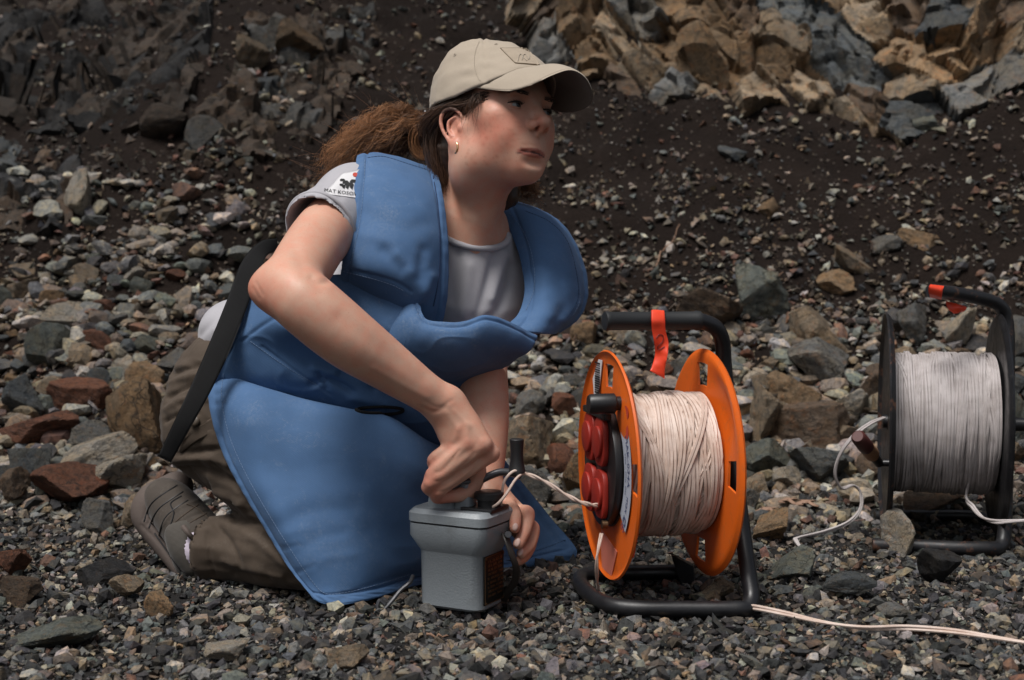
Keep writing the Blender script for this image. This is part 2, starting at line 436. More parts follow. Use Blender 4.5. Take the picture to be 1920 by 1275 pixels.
def hairmat(name, a, b):
    t = NT(name); c = t.attr('tone'); t.set(Base_Color=c, Roughness=.48); t.b.inputs['Specular IOR Level'].default_value = .35; return t.m
M['hair'] = hairmat('brown_hair', 0, 0)
M['nail'] = plain('nail', (.62, .42, .36), .3, var=.05)
M['eye_white'] = plain('eye_white', (.36, .35, .34), .2, var=.03)
M['iris'] = plain('blue_grey_iris', (.055, .065, .07), .1)
M['pupil'] = plain('pupil', (.005, .005, .005), .08)
M['lash'] = plain('dark_lash', (.02, .013, .01), .7)
M['print_white'] = plain('white_print', (.62, .61, .62), .7, var=.03)
M['print_black'] = plain('black_print', (.012, .012, .012), .6)
M['print_red'] = plain('red_print', (.45, .05, .03), .6)
# equipment
def orange():
    t = NT('orange_plastic'); f = t.noise(14, 5)
    base = t.mix(f, (.64, .105, .005), (.70, .128, .009)); d = t.ramp(t.noise(60, 6, .75), [(.52, 0.0), (.70, .45)])
    base = t.mix(d, base, (.33, .115, .04)); sc_ = t.ramp(t.noise(240, 4, .8), [(.66, 0.0), (.72, .5)]); base = t.mix(sc_, base, (.75, .34, .16)); t.set(Base_Color=base, Roughness=.46); t.bump(t.noise(700, 2), .12, .0005); return t.m
M['orange'] = orange()
def metal_black(name, rust=0.0, rough=.3):
    t = NT(name); base = t.mix(t.noise(40, 4), (.006, .006, .007), (.014, .014, .016))
    sc = t.ramp(t.noise(35, 8, .75), [(.60-.10*rust, 0.0), (.66-.08*rust, 1.0)])
    if rust:
        base = t.mix(t.math('MULTIPLY', sc, rust), base, (.21, .085, .04))
    else:
        base = t.mix(t.math('MULTIPLY', sc, .35), base, (.06, .055, .05))
    t.set(Base_Color=base, Roughness=t.ramp(t.noise(50, 5), [(.3, rough), (.75, rough+.25)])); t.bump(t.noise(260, 4), .15, .0008); return t.m
M['blackpaint'] = metal_black('black_painted_steel')
M['rustpaint'] = metal_black('worn_black_steel', .45, .38)
M['blackplastic'] = plain('black_plastic', (.010, .010, .011), .42, bump=.15)
M['grip'] = plain('black_grip_foam', (.010, .011, .012), .6, bump=.3, scale=350)
M['redplastic'] = plain('red_socket_cap', (.27, .016, .008), .55)
def cable(name, c, dirt):
    t = NT(name); d = t.ramp(t.noise(32, 6, .65), [(.42, 0.0), (.72, .65)])
    t.set(Base_Color=t.mix(d, c, dirt), Roughness=.5); t.bump(t.noise(300, 3), .1, .0005); return t.m
M['cable'] = cable('cream_cable', (.62, .50, .43), (.36, .22, .15))
M['cable2'] = cable('lilac_grey_cable', (.46, .42, .41), (.24, .205, .19))
M['label_sheet'] = plain('pale_blue_label', (.42, .45, .52), .4, var=.06)
M['label_ink'] = plain('navy_ink', (.03, .05, .14), .5)
M['pinklabel'] = plain('pink_label', (.62, .19, .13), .45)
M['tape'] = plain('red_orange_tape', (.78, .060, .020), .4, bump=.2, scale=60)
M['tape_ink'] = plain('marker_ink', (.16, .01, .008), .6)
def greybox():
    t = NT('grey_hammered_paint'); f = t.noise(18, 6, .65)
    base = t.mix(f, (.188, .210, .226), (.228, .250, .264)); d = t.ramp(t.noise(11, 8, .72), [(.55, 0.0), (.72, .55)])
    base = t.mix(d, base, (.105, .110, .105)); sp = t.ramp(t.noise(160, 4, .7), [(.63, 0.0), (.69, .7)]); base = t.mix(sp, base, (.26, .27, .27))
    t.set(Base_Color=base, Roughness=.42); t.bump(t.noise(420, 3, .5), .35, .0012); return t.m
M['greybox'] = greybox()
M['rubber'] = plain('black_rubber', (.009, .009, .010), .55, bump=.2)
M['leather'] = plain('dark_leather', (.022, .017, .014), .55, bump=.4, scale=260)
M['plate'] = plain('dark_type_plate', (.014, .012, .011), .35, 0.6)
M['brass'] = plain('worn_brass_relief', (.13, .075, .04), .45, .8)
M['crank'] = plain('scuffed_grey_steel', (.085, .085, .09), .38, .6, bump=.3)
M['wood'] = plain('worn_wood_grip', (.40, .21, .11), .6, bump=.2, var=.3)
M['wood_dark'] = plain('maroon_paint', (.085, .025, .022), .5)
# ground
def rockmat(name, use_obj=True, K=1.0, D=.05):
    t = NT(name)
    if use_obj: x = t.n('ShaderNodeObjectInfo'); c = x.outputs['Color']; rnd = x.outputs['Random']
    else: c = t.attr('tone')
    co = t.co.outputs['Object']
    if use_obj:
        mp = t.n('ShaderNodeVectorMath', operation='ADD'); t.l(co, mp.inputs[0])
        cm = t.n('ShaderNodeCombineXYZ'); t.l(t.math('MULTIPLY', rnd, 37.0), cm.inputs[0]); t.l(t.math('MULTIPLY', rnd, 91.0), cm.inputs[1]); t.l(cm.outputs[0], mp.inputs[1]); co = mp.outputs[0]
    big = t.noise(K*1.5, 5, .62, co, .5); mid = t.noise(K*4.2, 6, .68, co, .5); fine = t.noise(K*15, 5, .72, co)
    base = t.mix(t.ramp(big, [(.40, 0.0), (.60, .8)]), c, t.mix(1.0, c, (1.22, 1.04, .80), 'MULTIPLY'))
    base = t.mix(t.ramp(mid, [(.50, 0.0), (.60, .75)]), base, t.mix(1.0, c, (.40, .44, .47), 'MULTIPLY'))
    base = t.mix(t.ramp(t.noise(K*2.6, 7, .72, co, 1.0), [(.56, 0.0), (.64, .7)]), base, t.mix(1.0, c, (1.45, .92, .58), 'MULTIPLY'))
    base = t.mix(t.ramp(fine, [(.56, 0.0), (.68, .65)]), base, t.mix(1.0, c, (2.2, 2.1, 2.0), 'MULTIPLY'))
    base = t.mix(t.ramp(fine, [(.30, .8), (.42, 0.0)]), base, t.mix(1.0, c, (.28, .28, .28), 'MULTIPLY'))
    v = t.n('ShaderNodeTexVoronoi', feature='DISTANCE_TO_EDGE'); v.inputs['Scale'].default_value = K*1.6
    dis = t.n('ShaderNodeVectorMath', operation='ADD'); nz = t.n('ShaderNodeTexNoise'); nz.inputs['Scale'].default_value = K*2.5; t.l(co, nz.inputs['Vector'])
    sc = t.n('ShaderNodeVectorMath', operation='SCALE'); sc.inputs['Scale'].default_value = .5/K; t.l(nz.outputs['Color'], sc.inputs[0]); t.l(co, dis.inputs[0]); t.l(sc.outputs[0], dis.inputs[1]); t.l(dis.outputs[0], v.inputs['Vector'])
    crack = t.ramp(v.outputs['Distance'], [(0.0, .85), (.035, 0.0)]); msk = t.ramp(big, [(.45, 0.0), (.55, 1.0)])
    base = t.mix(t.math('MULTIPLY', crack, msk), base, (.022, .018, .015))
    t.set(Base_Color=base, Roughness=.82); t.b.inputs['Specular IOR Level'].default_value = .3
    n = t.bump(mid, .7, D*1.6); n = t.bump(fine, .7, D*.5, n); t.bump(crack, -.3, D*.3, n); return t.m
M['rock'] = rockmat('fractured_rock', K=1.0, D=.06)
M['cliff'] = rockmat('jointed_rock', K=11.0, D=.006)
def pebmat():
    t = NT('pebble_rock'); c = t.attr('tone'); f = t.noise(170, 5, .75); g = t.noise(55, 5, .68)
    base = t.mix(t.ramp(f, [(.47, 0.0), (.60, .8)]), c, t.mix(1.0, c, (.36, .36, .37), 'MULTIPLY'))
    base = t.mix(t.ramp(g, [(.50, 0.0), (.62, .7)]), base, t.mix(1.0, c, (1.7, 1.45, 1.1), 'MULTIPLY'))
    t.set(Base_Color=base, Roughness=.75); t.b.inputs['Specular IOR Level'].default_value = .3; t.bump(f, .6, .003); return t.m
M['pebble'] = pebmat()
def soilmat(name, a, b, chips):
    t = NT(name); f = t.noise(14, 8, .7); f2 = t.noise(120, 6, .7); f3 = t.noise(3.0, 4, .6)
    base = t.mix(f, a, b); base = t.mix(t.ramp(f3, [(.4, 0.0), (.65, .6)]), base, tuple(x*.6 for x in a))
    v = t.n('ShaderNodeTexVoronoi'); v.inputs['Scale'].default_value = 90; t.l(t.co.outputs['Object'], v.inputs['Vector'])
    m = t.ramp(v.outputs['Color'], [(.80, 0.0), (.84, 1.0)]); m2 = t.ramp(v.outputs['Distance'], [(.22, 1.0), (.40, 0.0)])
    base = t.mix(t.math('MULTIPLY', t.math('MULTIPLY', m, m2), .8), base, chips)
    t.set(Base_Color=base, Roughness=.95); t.b.inputs['Specular IOR Level'].default_value = .15
    n = t.bump(f, .8, .02); n = t.bump(f2, .8, .006, n); t.bump(m2, .25, .003, n); return t.m
M['soil'] = soilmat('dark_loose_soil', (.0085, .0053, .0040), (.0180, .0114, .0084), (.10, .082, .068))
M['grit'] = soilmat('dark_grit', (.014, .0135, .0135), (.032, .030, .028), (.13, .12, .11))
M['twig'] = plain('dry_twig', (.21, .12, .075), .8)
M['leaf'] = plain('dead_oak_leaf', (.25, .15, .10), .7, var=.3)
# ------------------------------------------------------------------ ground, slope, cliff
def terrain(x, y):
    x = np.asarray(x, float); y = np.asarray(y, float)
    yb = 2.86+.10*np.sin(x*2.1+.6)-.10*np.clip(x, 0, 1.2)+.12*np.clip(-x-.6, 0, 1)
    t = y-yb; sp = np.where(t > 4, t, np.log1p(np.exp(np.clip(t*9, -60, 36)))/9)
    z = sp*(.70+.05*np.sin(x*1.3))
    P = np.stack([x, y, np.zeros_like(x)], -1); w = np.clip((y-2.7)/.6, 0, 1)
    z = z+w*(.055*fbm(P*2.3, 3, 2)+.022*fbm(P*9, 3, 6)+.030*(1-np.abs(fbm(P*np.array([4.5, 6, 1])+3, 3, 14))))+.006*fbm(P*6, 3, 8)*(1-w*.5)
    # rib of rock on the left, hollow above it
    rib = np.exp(-((x+.92-.32*(y-4.2))/.30)**2)*np.clip((y-3.6)/.5, 0, 1); z = z+.16*rib
    out = np.exp(-(((x+1.62)/.28)**2+((y-4.0)/.30)**2)); z = z+.15*out
    # the cliff on the right steepens
    c = np.clip((x-.05)/.3, 0, 1)*np.clip((y-4.15)/.35, 0, 1); z = z+c*np.clip(y-4.15, 0, 3)*.62
    return z
def on_slope(px, py):
    """walk along the sight line until it meets the terrain"""
    o = np.array([0, 0, CAMZ]); d = W(px, py, 1.0)-o
    lo_, hi_, n_ = 1.3, 8.0, 90
    for it in range(2):
        t = np.linspace(lo_, hi_, n_); P = o+t[:, None]*d; hit = np.nonzero(P[:, 2] < terrain(P[:, 0], P[:, 1]))[0]
        if not len(hit): return P[-1]
        k = hit[0]; lo_, hi_, n_ = t[max(k-1, 0)], t[k], 24
    return P[hit[0]]
gx = np.concatenate([np.linspace(-9, -2.6, 40, endpoint=False), np.linspace(-2.6, 2.8, 220), np.linspace(2.82, 9, 40)])
gy = np.concatenate([np.linspace(-8, 1.2, 30, endpoint=False), np.linspace(1.2, 5.8, 230), np.linspace(5.85, 14, 50)])
X, Y = np.meshgrid(gx, gy, indexing='ij'); Z = terrain(X, Y)-.004
idx = np.arange(X.size).reshape(X.shape)
Fq = np.stack([idx[:-1, :-1], idx[1:, :-1], idx[1:, 1:], idx[:-1, 1:]], -1).reshape(-1, 4)
gm = mesh_np('ground', np.stack([X, Y, Z], -1).reshape(-1, 3), Fq)
gm.materials.append(M['soil']); gm.materials.append(M['grit'])
cy_ = Y[:-1, :-1]; yy = (cy_ < 2.82+.12*np.sin(X[:-1, :-1]*3)); gm.polygons.foreach_set('material_index', yy.ravel().astype(np.int32))
ground = link('ground', gm); tag(ground, kind='structure')

# ---- stones
PAL = {'grey': (.128, .128, .124), 'blue': (.078, .087, .093), 'dark': (.034, .034, .036), 'tan': (.215, .172, .125), 'pale': (.310, .285, .245),
       'rust': (.135, .060, .037), 'green': (.112, .124, .112), 'ochre': (.205, .142, .086), 'brown': (.110, .080, .058)}
def ico(n):
    b = bmesh.new(); bmesh.ops.create_icosphere(b, subdivisions=n, radius=1); b.verts.ensure_lookup_table()
    V = np.array([v.co[:] for v in b.verts]); F = np.array([[v.index for v in f.verts] for f in b.faces]); b.free(); return V, F
ICO = {k: ico(k) for k in (1, 2, 3, 4, 5)}
def rock_mesh(seed, lvl, planes=11, rough=.035, strata=0):
    r = np.random.default_rng(seed); V, F = ICO[lvl]; D = V/np.linalg.norm(V, axis=1)[:, None]
    n = r.normal(size=(planes, 3)); n /= np.linalg.norm(n, axis=1)[:, None]; d = .42+.50*r.random(planes)
    q = D@n.T; rad = np.where(q > .05, d/np.maximum(q, .05), 9).min(1); rad = np.minimum(rad, 1.25); P = D*rad[:, None]
    P = P/np.abs(P).max(0)
    if lvl >= 3:
        rg = 1-np.abs(fbm(P*2.2+seed, 3, seed)); P = P+D*(rough*(fbm(P*3.1+seed*3.7, 4, seed+3)+.6*rg-.4))[:, None]
        if strata: P = P+D*(.03*np.round(3*vnoise((P*np.array([1.2, 1.2, 7]))+seed, seed))/3)[:, None]
    me = mesh_np('stone', P, F); me.materials.append(M['rock']); me.polygons.foreach_set('use_smooth', np.ones(len(F), bool)); me.set_sharp_from_angle(angle=R(18)); return me
BIG = [rock_mesh(100+i, 5, 7+i % 4, .04, i % 3 == 0) for i in range(16)]
SML = [rock_mesh(200+i, 4, 6+i % 4, .03) for i in range(12)]
def put_stone(name, P, size, colr, big, sink=.25, rz=None, tilt=.3, r=rng, gain=1.0):
    me = (BIG if big else SML)[int(r.integers(0, len(BIG if big else SML)))]
    o = bpy.data.objects.new(name, me); col.objects.link(o)
    o.scale = (size[0]/2, size[1]/2, size[2]/2); o.rotation_euler = (r.normal()*tilt, r.normal()*tilt, r.random()*.9-.45+math.pi*int(r.integers(0, 2)) if rz is None else rz)
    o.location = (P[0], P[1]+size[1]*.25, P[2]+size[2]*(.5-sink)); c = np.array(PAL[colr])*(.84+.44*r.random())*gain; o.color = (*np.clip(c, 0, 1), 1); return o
NAMED = [  # seen at, size in photo pixels, colour, label
 (132, 932, 155, 68, 'rust', 'long rust-red slab at the foot of the slope behind the shoe'), (150, 880, 165, 66, 'pale', 'long pale weathered boulder lying above the rust-red slab'),
 (88, 806, 165, 50, 'rust', 'dark rust slab on the left, under a red boulder'), (142, 762, 105, 62, 'rust', 'chunky rust-red boulder above the dark rust slab'),
 (98, 664, 84, 70, 'green', 'pale green-grey boulder on the left slope beside a flat red stone'), (174, 640, 88, 38, 'rust', 'flat red stone right of the pale green-grey boulder'),
 (268, 792, 120, 130, 'ochre', 'large layered ochre boulder beside the trouser seat'), (38, 880, 88, 84, 'blue', 'blue-grey boulder at the left edge above a brown block'),
 (24, 930, 56, 62, 'brown', 'squarish brown block at the left edge on the gravel line'), (232, 900, 110, 66, 'pale', 'pale wedge boulder between the long pale boulder and the shoe'),
 (190, 976, 72, 50, 'grey', 'grey cube-like stone on the gravel in front of the rust-red slab'), (252, 972, 76, 54, 'tan', 'tan stone on the gravel just left of the shoe sole'),
 (160, 832, 72, 46, 'grey', 'grey stone in front of the ochre boulder'), (44, 762, 76, 78, 'blue', 'blue-grey angular boulder at the left edge, mid slope'),
 (272, 712, 70, 52, 'ochre', 'small ochre boulder above the layered ochre boulder'), (118, 604, 90, 42, 'pale', 'pale flat stone above the pale green-grey boulder'),
 (20, 1062, 62, 46, 'rust', 'red stone on the gravel at the left edge'), (30, 1116, 74, 44, 'brown', 'brown stone on the gravel below the red one at the left edge'),
 (236, 1112, 64, 36, 'tan', 'tan brick-shaped stone on the gravel below the shoe'), (298, 1140, 52, 40, 'ochre', 'ochre angular stone on the gravel left of the apron corner'),
 (186, 1080, 96, 40, 'dark', 'dark slab on the gravel left of the shoe'), (90, 1200, 150, 40, 'green', 'low grey-green slab half buried in the foreground gravel'),
 (1428, 572, 104, 84, 'green', 'dark green-grey boulder behind the orange reel handle, far right of it'), (1352, 596, 140, 74, 'brown', 'broad brown boulder right behind the orange reel handle'),
 (1540, 648, 122, 86, 'tan', 'rounded tan boulder in the middle of the rubble between both reels'), (1556, 702, 130, 62, 'grey', 'long grey slab below the rounded tan boulder'),
 (1488, 742, 96, 62, 'ochre', 'ochre boulder left of the long grey slab'), (1434, 800, 92, 96, 'tan', 'pale tan boulder right beside the orange rim'),
 (1524, 818, 130, 84, 'brown', 'big brown boulder between the orange reel and the black reel'), (1446, 876, 92, 58, 'green', 'green-grey stone under the pale tan boulder'),
 (1546, 884, 110, 60, 'blue', 'blue-grey stone under the big brown boulder'), (1002, 838, 128, 92, 'tan', 'large tan boulder between the bare forearm and the orange reel'),
 (1050, 772, 54, 50, 'rust', 'small rust-red wedge above the large tan boulder'), (1078, 908, 76, 80, 'ochre', 'ochre boulder touching the left rim of the orange reel'),
 (990, 772, 62, 46, 'grey', 'grey stone left of the rust-red wedge'), (1500, 1066, 108, 50, 'green', 'flat green-grey stone on the gravel between the two reels'),
 (1776, 1070, 86, 70, 'dark', 'dark wedge leaning on the bottom bar of the black reel'), (1690, 1014, 72, 66, 'pale', 'pale stone lying inside the frame of the black reel'),
 (1720, 618, 70, 62, 'grey', 'grey-white block behind the lilac cable drum, left one'), (1806, 632, 54, 72, 'pale', 'pale upright block behind the lilac cable drum, right one'),
 (1752, 948, 140, 38, 'brown', 'long brown slab under the lilac cable drum'), (1590, 498, 84, 48, 'tan', 'tan stone high on the dark slope, upper of a pair'),
 (1580, 534, 74, 36, 'ochre', 'ochre stone high on the dark slope, lower of a pair'), (1664, 466, 52, 32, 'grey', 'grey stone on the dark slope right of the tan pair'),
 (1726, 452, 66, 28, 'ochre', 'flat ochre stone on the dark slope, right of the grey one'), (1740, 234, 44, 26, 'green', 'pale green chip high on the right slope under the cliff'),
 (1376, 292, 50, 22, 'blue', 'blue-grey flat chip just under the cliff foot'), (1890, 102, 54, 34, 'ochre', 'orange-brown stone high at the right edge'),
 (1900, 660, 60, 80, 'grey', 'grey boulder at the right edge behind the black frame, upper'), (1898, 800, 70, 110, 'green', 'green-grey boulder at the right edge behind the black frame, lower'),
 (1648, 880, 66, 50, 'brown', 'brown stone behind the wooden crank grip'), (1600, 770, 76, 60, 'pale', 'pale broken stone left of the black flange'),
 (1444, 396, 36, 34, 'ochre', 'small ochre stone on the dark slope above the broad brown boulder'), (1640, 740, 60, 62, 'brown', 'brown angular stone touching the black flange'),
 (140, 372, 66, 80, 'pale', 'pale upright edge of the dark outcrop at the far left'), (296, 236, 100, 48, 'brown', 'brown half-buried stone left of the rocky rib'), (548, 92, 90, 60, 'ochre', 'ochre boulder at the top of the rocky rib'),
 (466, 112, 60, 56, 'tan', 'tan boulder near the top of the rocky rib, left side'), (370, 262, 80, 42, 'grey', 'grey flat stone at the foot of the rocky rib'),
 (1672, 1150, 60, 24, 'grey', 'grey flat stone on the gravel near the loose cable'), (650, 1240, 70, 36, 'tan', 'tan stone in the foreground gravel below the apron'),
 (430, 1226, 80, 30, 'pale', 'pale flat stone in the left foreground gravel'), (1345, 1112, 60, 32, 'tan', 'tan stone on the gravel inside the orange reel frame'),
 (1450, 1000, 72, 44, 'ochre', 'ochre stone behind the frame corner of the orange reel'), (1600, 1110, 90, 34, 'blue', 'blue-grey slab on the gravel in front of the black reel'),
]
placed = []
for (px, py, w, h, c, lab) in NAMED:
    P = on_slope(px, py+h*.38); s = P[1]/FPX; o = put_stone('boulder' if w > 90 else 'stone', P, (w*s*1.22, w*s*.95, h*s*1.5), c, True, .16, gain=.5 if px < 700 and py < 300 else (1.25 if px > 900 else 1.0))  # upper-left stones get a darker colour that stands in for shade
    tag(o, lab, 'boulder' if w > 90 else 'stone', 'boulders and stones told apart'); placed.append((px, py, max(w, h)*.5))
# the rest of the rubble: each told by its look and by the boulder it lies next to
import re
def short(l): return re.split(r' at | on | lying| behind| beside| in | above| right | left | between| under| with | below| touching| near | just| high|, | leaning| of | inside', l)[0].strip()
shorts = [short(l[5]) for l in NAMED]; ANCH = [(l[0], l[1], s) for l, s in zip(NAMED, shorts) if shorts.count(s) == 1]
ZONES = [('left rubble', (0, 330, 470, 945), 88, (30, 90)), ('right rubble', (940, 1920, 600, 960), 100, (34, 110)), ('slope', (1040, 1920, 300, 610), 30, (14, 36)), ('rib', (330, 640, 60, 320), 34, (18, 46))]
where = {'left rubble': 'in the left rubble bank', 'right rubble': 'in the rubble by the reels', 'slope': 'on the dark right slope', 'rib': 'on the rocky rib at upper left'}
cn = {'grey': 'grey', 'blue': 'bluish', 'dark': 'near-black', 'tan': 'tan', 'pale': 'pale', 'rust': 'reddish', 'green': 'greenish', 'ochre': 'ochre', 'brown': 'brown'}
pick = ['grey', 'grey', 'tan', 'tan', 'pale', 'tan', 'rust', 'green', 'ochre', 'brown', 'blue', 'ochre']; rub = []
for zn, (x0, x1, y0, y1), num, (s0, s1) in ZONES:
    k = 0; tries = 0
    while k < num and tries < 4000:
        tries += 1; px, py = x0+(x1-x0)*rng.random(), y0+(y1-y0)*rng.random()**.8
        if zn == 'rib' and abs(px-(360+(320-py)*.95)) > 90: continue
        w = (s0+(s1-s0)*rng.random()**2)*(.55+.45*(py-y0)/(y1-y0)); h = w*(.45+.4*rng.random())
        if any((px-a)**2+(py-b)**2 < (r_*.55+w*.34)**2 for a, b, r_ in placed): continue
        c = pick[int(rng.integers(0, len(pick)))]; P = on_slope(px, py+h*.3); s = P[1]/FPX
        if abs(P[0]-.75) < .24 and 2.2 < P[1] < 2.75: continue
        o = put_stone('stone', P, (w*s*1.25, w*s*1.0, h*s*1.4), c, w > 52, .2, gain=.5 if zn == 'rib' else (1.2 if zn == 'right rubble' else .95))  # rib stones darkened too, upper-left shade put into their colour
        an = min(ANCH, key=lambda q: (q[0]-px)**2+(q[1]-py)**2); dx, dy = px-an[0], py-an[1]
        di = ('right of' if dx > 0 else 'left of') if abs(dx) > abs(dy) else ('below' if dy > 0 else 'above')
        szw = 'small' if w < s0*1.15 else ('large' if w > s0*1.7 else 'medium-sized')
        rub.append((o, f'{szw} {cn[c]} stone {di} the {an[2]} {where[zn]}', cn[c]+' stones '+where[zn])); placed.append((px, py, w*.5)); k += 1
for o, l, g_ in rub: tag(o, l, 'stone', g_)

from mathutils.kdtree import KDTree
# ---- fractured rock: fitted blocks, each an object of its own
def fractured(root, P0, uu, vv, mask, nseed, mind, cols, lo, hi, seed, off_h=.04, facet=.022, crack=.022):
    r = np.random.default_rng(seed); N = np.cross(np.gradient(P0, axis=0), np.gradient(P0, axis=1)); N /= np.linalg.norm(N, axis=2)[..., None]; N = np.where((N[..., 1] > 0)[..., None], -N, N)
    L3 = lambda k, z=0: np.stack([uu*k, vv*k, 0*uu+z], -1)
    def cells(n, md, sh, warp, sd):
        q = np.random.default_rng(sd); ok = np.argwhere(mask)
        if len(ok) == 0: ok = np.array([[0, 0]])
        S = np.zeros((0, 2))
        for s_ in ok[q.integers(0, len(ok), n*6)]:
            if len(S) >= n: break
            s = np.array([uu[tuple(s_)], vv[tuple(s_)]]); m = md*(1+.55*vnoise(np.array([[s[0]*4, s[1]*4, .5]]), 4)[0])
            if len(S) == 0 or (((S-s)**2).sum(1)).min() > m*m: S = np.concatenate([S, s[None]])
        w = np.stack([uu+warp*fbm(L3(8), 3, 5+sd), vv+warp*fbm(L3(8, 9), 3, 6+sd)], -1); ws = w@sh.T; Ss = S@sh.T
        kd = KDTree(len(S)); [kd.insert((a_[0], a_[1], 0), i_) for i_, a_ in enumerate(Ss)]; kd.balance()
        d1 = np.full(uu.shape, 0.); d2 = d1+1; c = np.full(uu.shape, -1)
        mm = mask.copy(); mm[1:] |= mask[:-1]; mm[:, 1:] |= mask[:, :-1]; mm[1:, 1:] |= mask[:-1, :-1]
        for i_, j_ in np.argwhere(mm):
            f = kd.find_n((ws[i_, j_, 0], ws[i_, j_, 1], 0), 2); d1[i_, j_] = f[0][2]; d2[i_, j_] = f[1][2]; c[i_, j_] = f[0][1]
        return S, w, c, d2-d1
    S, w, cell, e = cells(nseed, mind, np.array([[1.15, .42], [-.40, 1.0]]), .022, seed)
    S2, w2, c2, e2 = cells(int(nseed*2.6), mind*.55, np.array([[.8, -.5], [.6, 1.2]]), .012, seed+50)
    off = off_h*r.random(len(S))**1.3; t1 = r.normal(size=(len(S), 2))*.30; o2 = facet*(r.random(len(S2))-.5); t2 = r.normal(size=(len(S2), 2))*.32
    hgt = off[cell]+(t1[cell]*(w-S[cell])).sum(-1)+o2[c2]+(t2[c2]*(w2-S2[c2])).sum(-1)-crack*np.exp(-e/.0045)-.35*crack*np.exp(-e2/.003)+.004*fbm(L3(22), 3, 3)+.018*np.abs(fbm(L3(5), 3, 8))
    P = P0+N*hgt[..., None]; B_ = P0-N*.10; n1 = uu.shape[1]; PF = P.reshape(-1, 3); BF = B_.reshape(-1, 3)
    for c in range(len(S)):
        ij = np.argwhere((cell[:-1, :-1] == c) & mask[:-1, :-1])
        if len(ij) < 25: continue
        k0 = ij[:, 0]*n1+ij[:, 1]; corners = np.stack([k0, k0+n1, k0+n1+1, k0+1], 1); E = np.concatenate([corners[:, [i, (i+1) % 4]] for i in range(4)]); key = E[:, 0]*10000000+E[:, 1]; rk = E[:, 1]*10000000+E[:, 0]; bd = E[~np.isin(key, rk)]
        ids, inv = np.unique(corners, return_inverse=True); m = len(ids); F1 = inv.reshape(-1, 4); ba = np.searchsorted(ids, bd); F2 = np.stack([ba[:, 1], ba[:, 0], ba[:, 0]+m, ba[:, 1]+m], 1)
        V = np.concatenate([PF[ids], BF[ids]]); cen = V[:m].mean(0); me = mesh_np('block', V-cen, np.concatenate([F1, F2])); me.materials.append(M['cliff']); me.polygons.foreach_set('use_smooth', np.ones(len(me.polygons), bool)); me.set_sharp_from_angle(angle=R(24))
        ob = bpy.data.objects.new('block', me); col.objects.link(ob); ob.location = cen; ob.parent = root; ob.matrix_parent_inverse = wmat(root).inverted()
        k = np.array(PAL[cols[int(r.integers(0, len(cols)))]])*(lo+(hi-lo)*r.random()); ob.color = (*k, 1)
def in_poly(q, poly, jit=0):
    x, y = q[..., 0], q[..., 1]; ins = np.zeros(x.shape, bool); p = np.array(poly, float)
    for (ax, ay), (bx, by) in zip(p, np.roll(p, -1, 0)): ins ^= ((ay > y) != (by > y)) & (x < (bx-ax)*(y-ay)/(by-ay+1e-9)+ax)
    return ins
# cliff at the upper right
h_ = .0078; uu, vv = np.meshgrid(np.arange(-.14, 2.62, h_), np.arange(0, 1.15, h_), indexing='ij')
foot = 4.02+.16*np.sin(uu*3.1+.5)-.08*uu+.05*np.sin(uu*9)+.30*np.clip(uu-.85, 0, 2); P0 = np.stack([uu, foot+vv*.52, terrain(uu, foot-.03)-.05+vv*.85], -1)
mk = (vv > .12*np.abs(fbm(np.stack([uu*4, 0*uu, 0*uu], -1), 2, 7))) & (uu > .0+.22*np.abs(fbm(np.stack([0*vv, vv*3, 0*vv], -1), 2, 9)))
cl0 = on_slope(1350, 150); cliff = empty('cliff', tuple(cl0)); tag(cliff, 'fractured tan and blue-grey rock face at the upper right', 'cliff')
fractured(cliff, P0, uu, vv, mk, 190, .095, ['blue', 'grey', 'blue', 'ochre', 'tan', 'brown', 'tan', 'grey', 'ochre'], .60, 1.15, 23, .036, .022, .034)
# rocky rib and the dark outcrops on the left: rock breaking through the slope, shade put into its tones
for nm, lab, poly, cols, lo, hi, sd, ns in (
    ('rock_rib', 'broken rocky rib running up the dark slope behind the ponytail', [(340, 290), (365, 215), (440, 130), (470, 60), (560, 40), (700, 20), (700, 120), (640, 180), (600, 260), (520, 300), (430, 300)], ['brown', 'brown', 'grey', 'blue', 'brown'], .22, .50, 61, 150),
    ('rock_outcrop', 'dark rock outcrop at the far left with a pale upright edge', [(-60, 270), (60, 280), (150, 310), (170, 360), (120, 430), (40, 450), (-60, 450)], ['dark', 'blue', 'dark', 'brown'], .35, .7, 67, 60),
    ('rock_ledge', 'dim rock ledge high on the upper left slope', [(-60, -60), (180, -60), (420, -60), (400, 60), (370, 130), (330, 210), (240, 262), (150, 240), (60, 255), (-60, 200)], ['brown', 'dark', 'brown', 'dark'], .14, .36, 71, 170)):
    pc = np.mean(poly, 0); c0 = on_slope(*pc); hh = .009; xs = np.arange(c0[0]-.85, c0[0]+.85, hh); ys = np.arange(c0[1]-.9, c0[1]+1.5, hh); uu, vv = np.meshgrid(xs, ys, indexing='ij')
    P0 = np.stack([uu, vv, terrain(uu, vv)-.015], -1); q = PX(P0); q = q+18*np.stack([fbm(np.stack([uu*6, vv*6, 0*uu], -1), 2, 3), fbm(np.stack([uu*6, vv*6, 0*uu+5], -1), 2, 4)], -1)
    root = empty(nm, tuple(c0)); tag(root, lab, 'rock outcrop'); fractured(root, P0, uu, vv, in_poly(q, poly), ns, .07, cols, lo, hi, sd, .028, .016, .026)

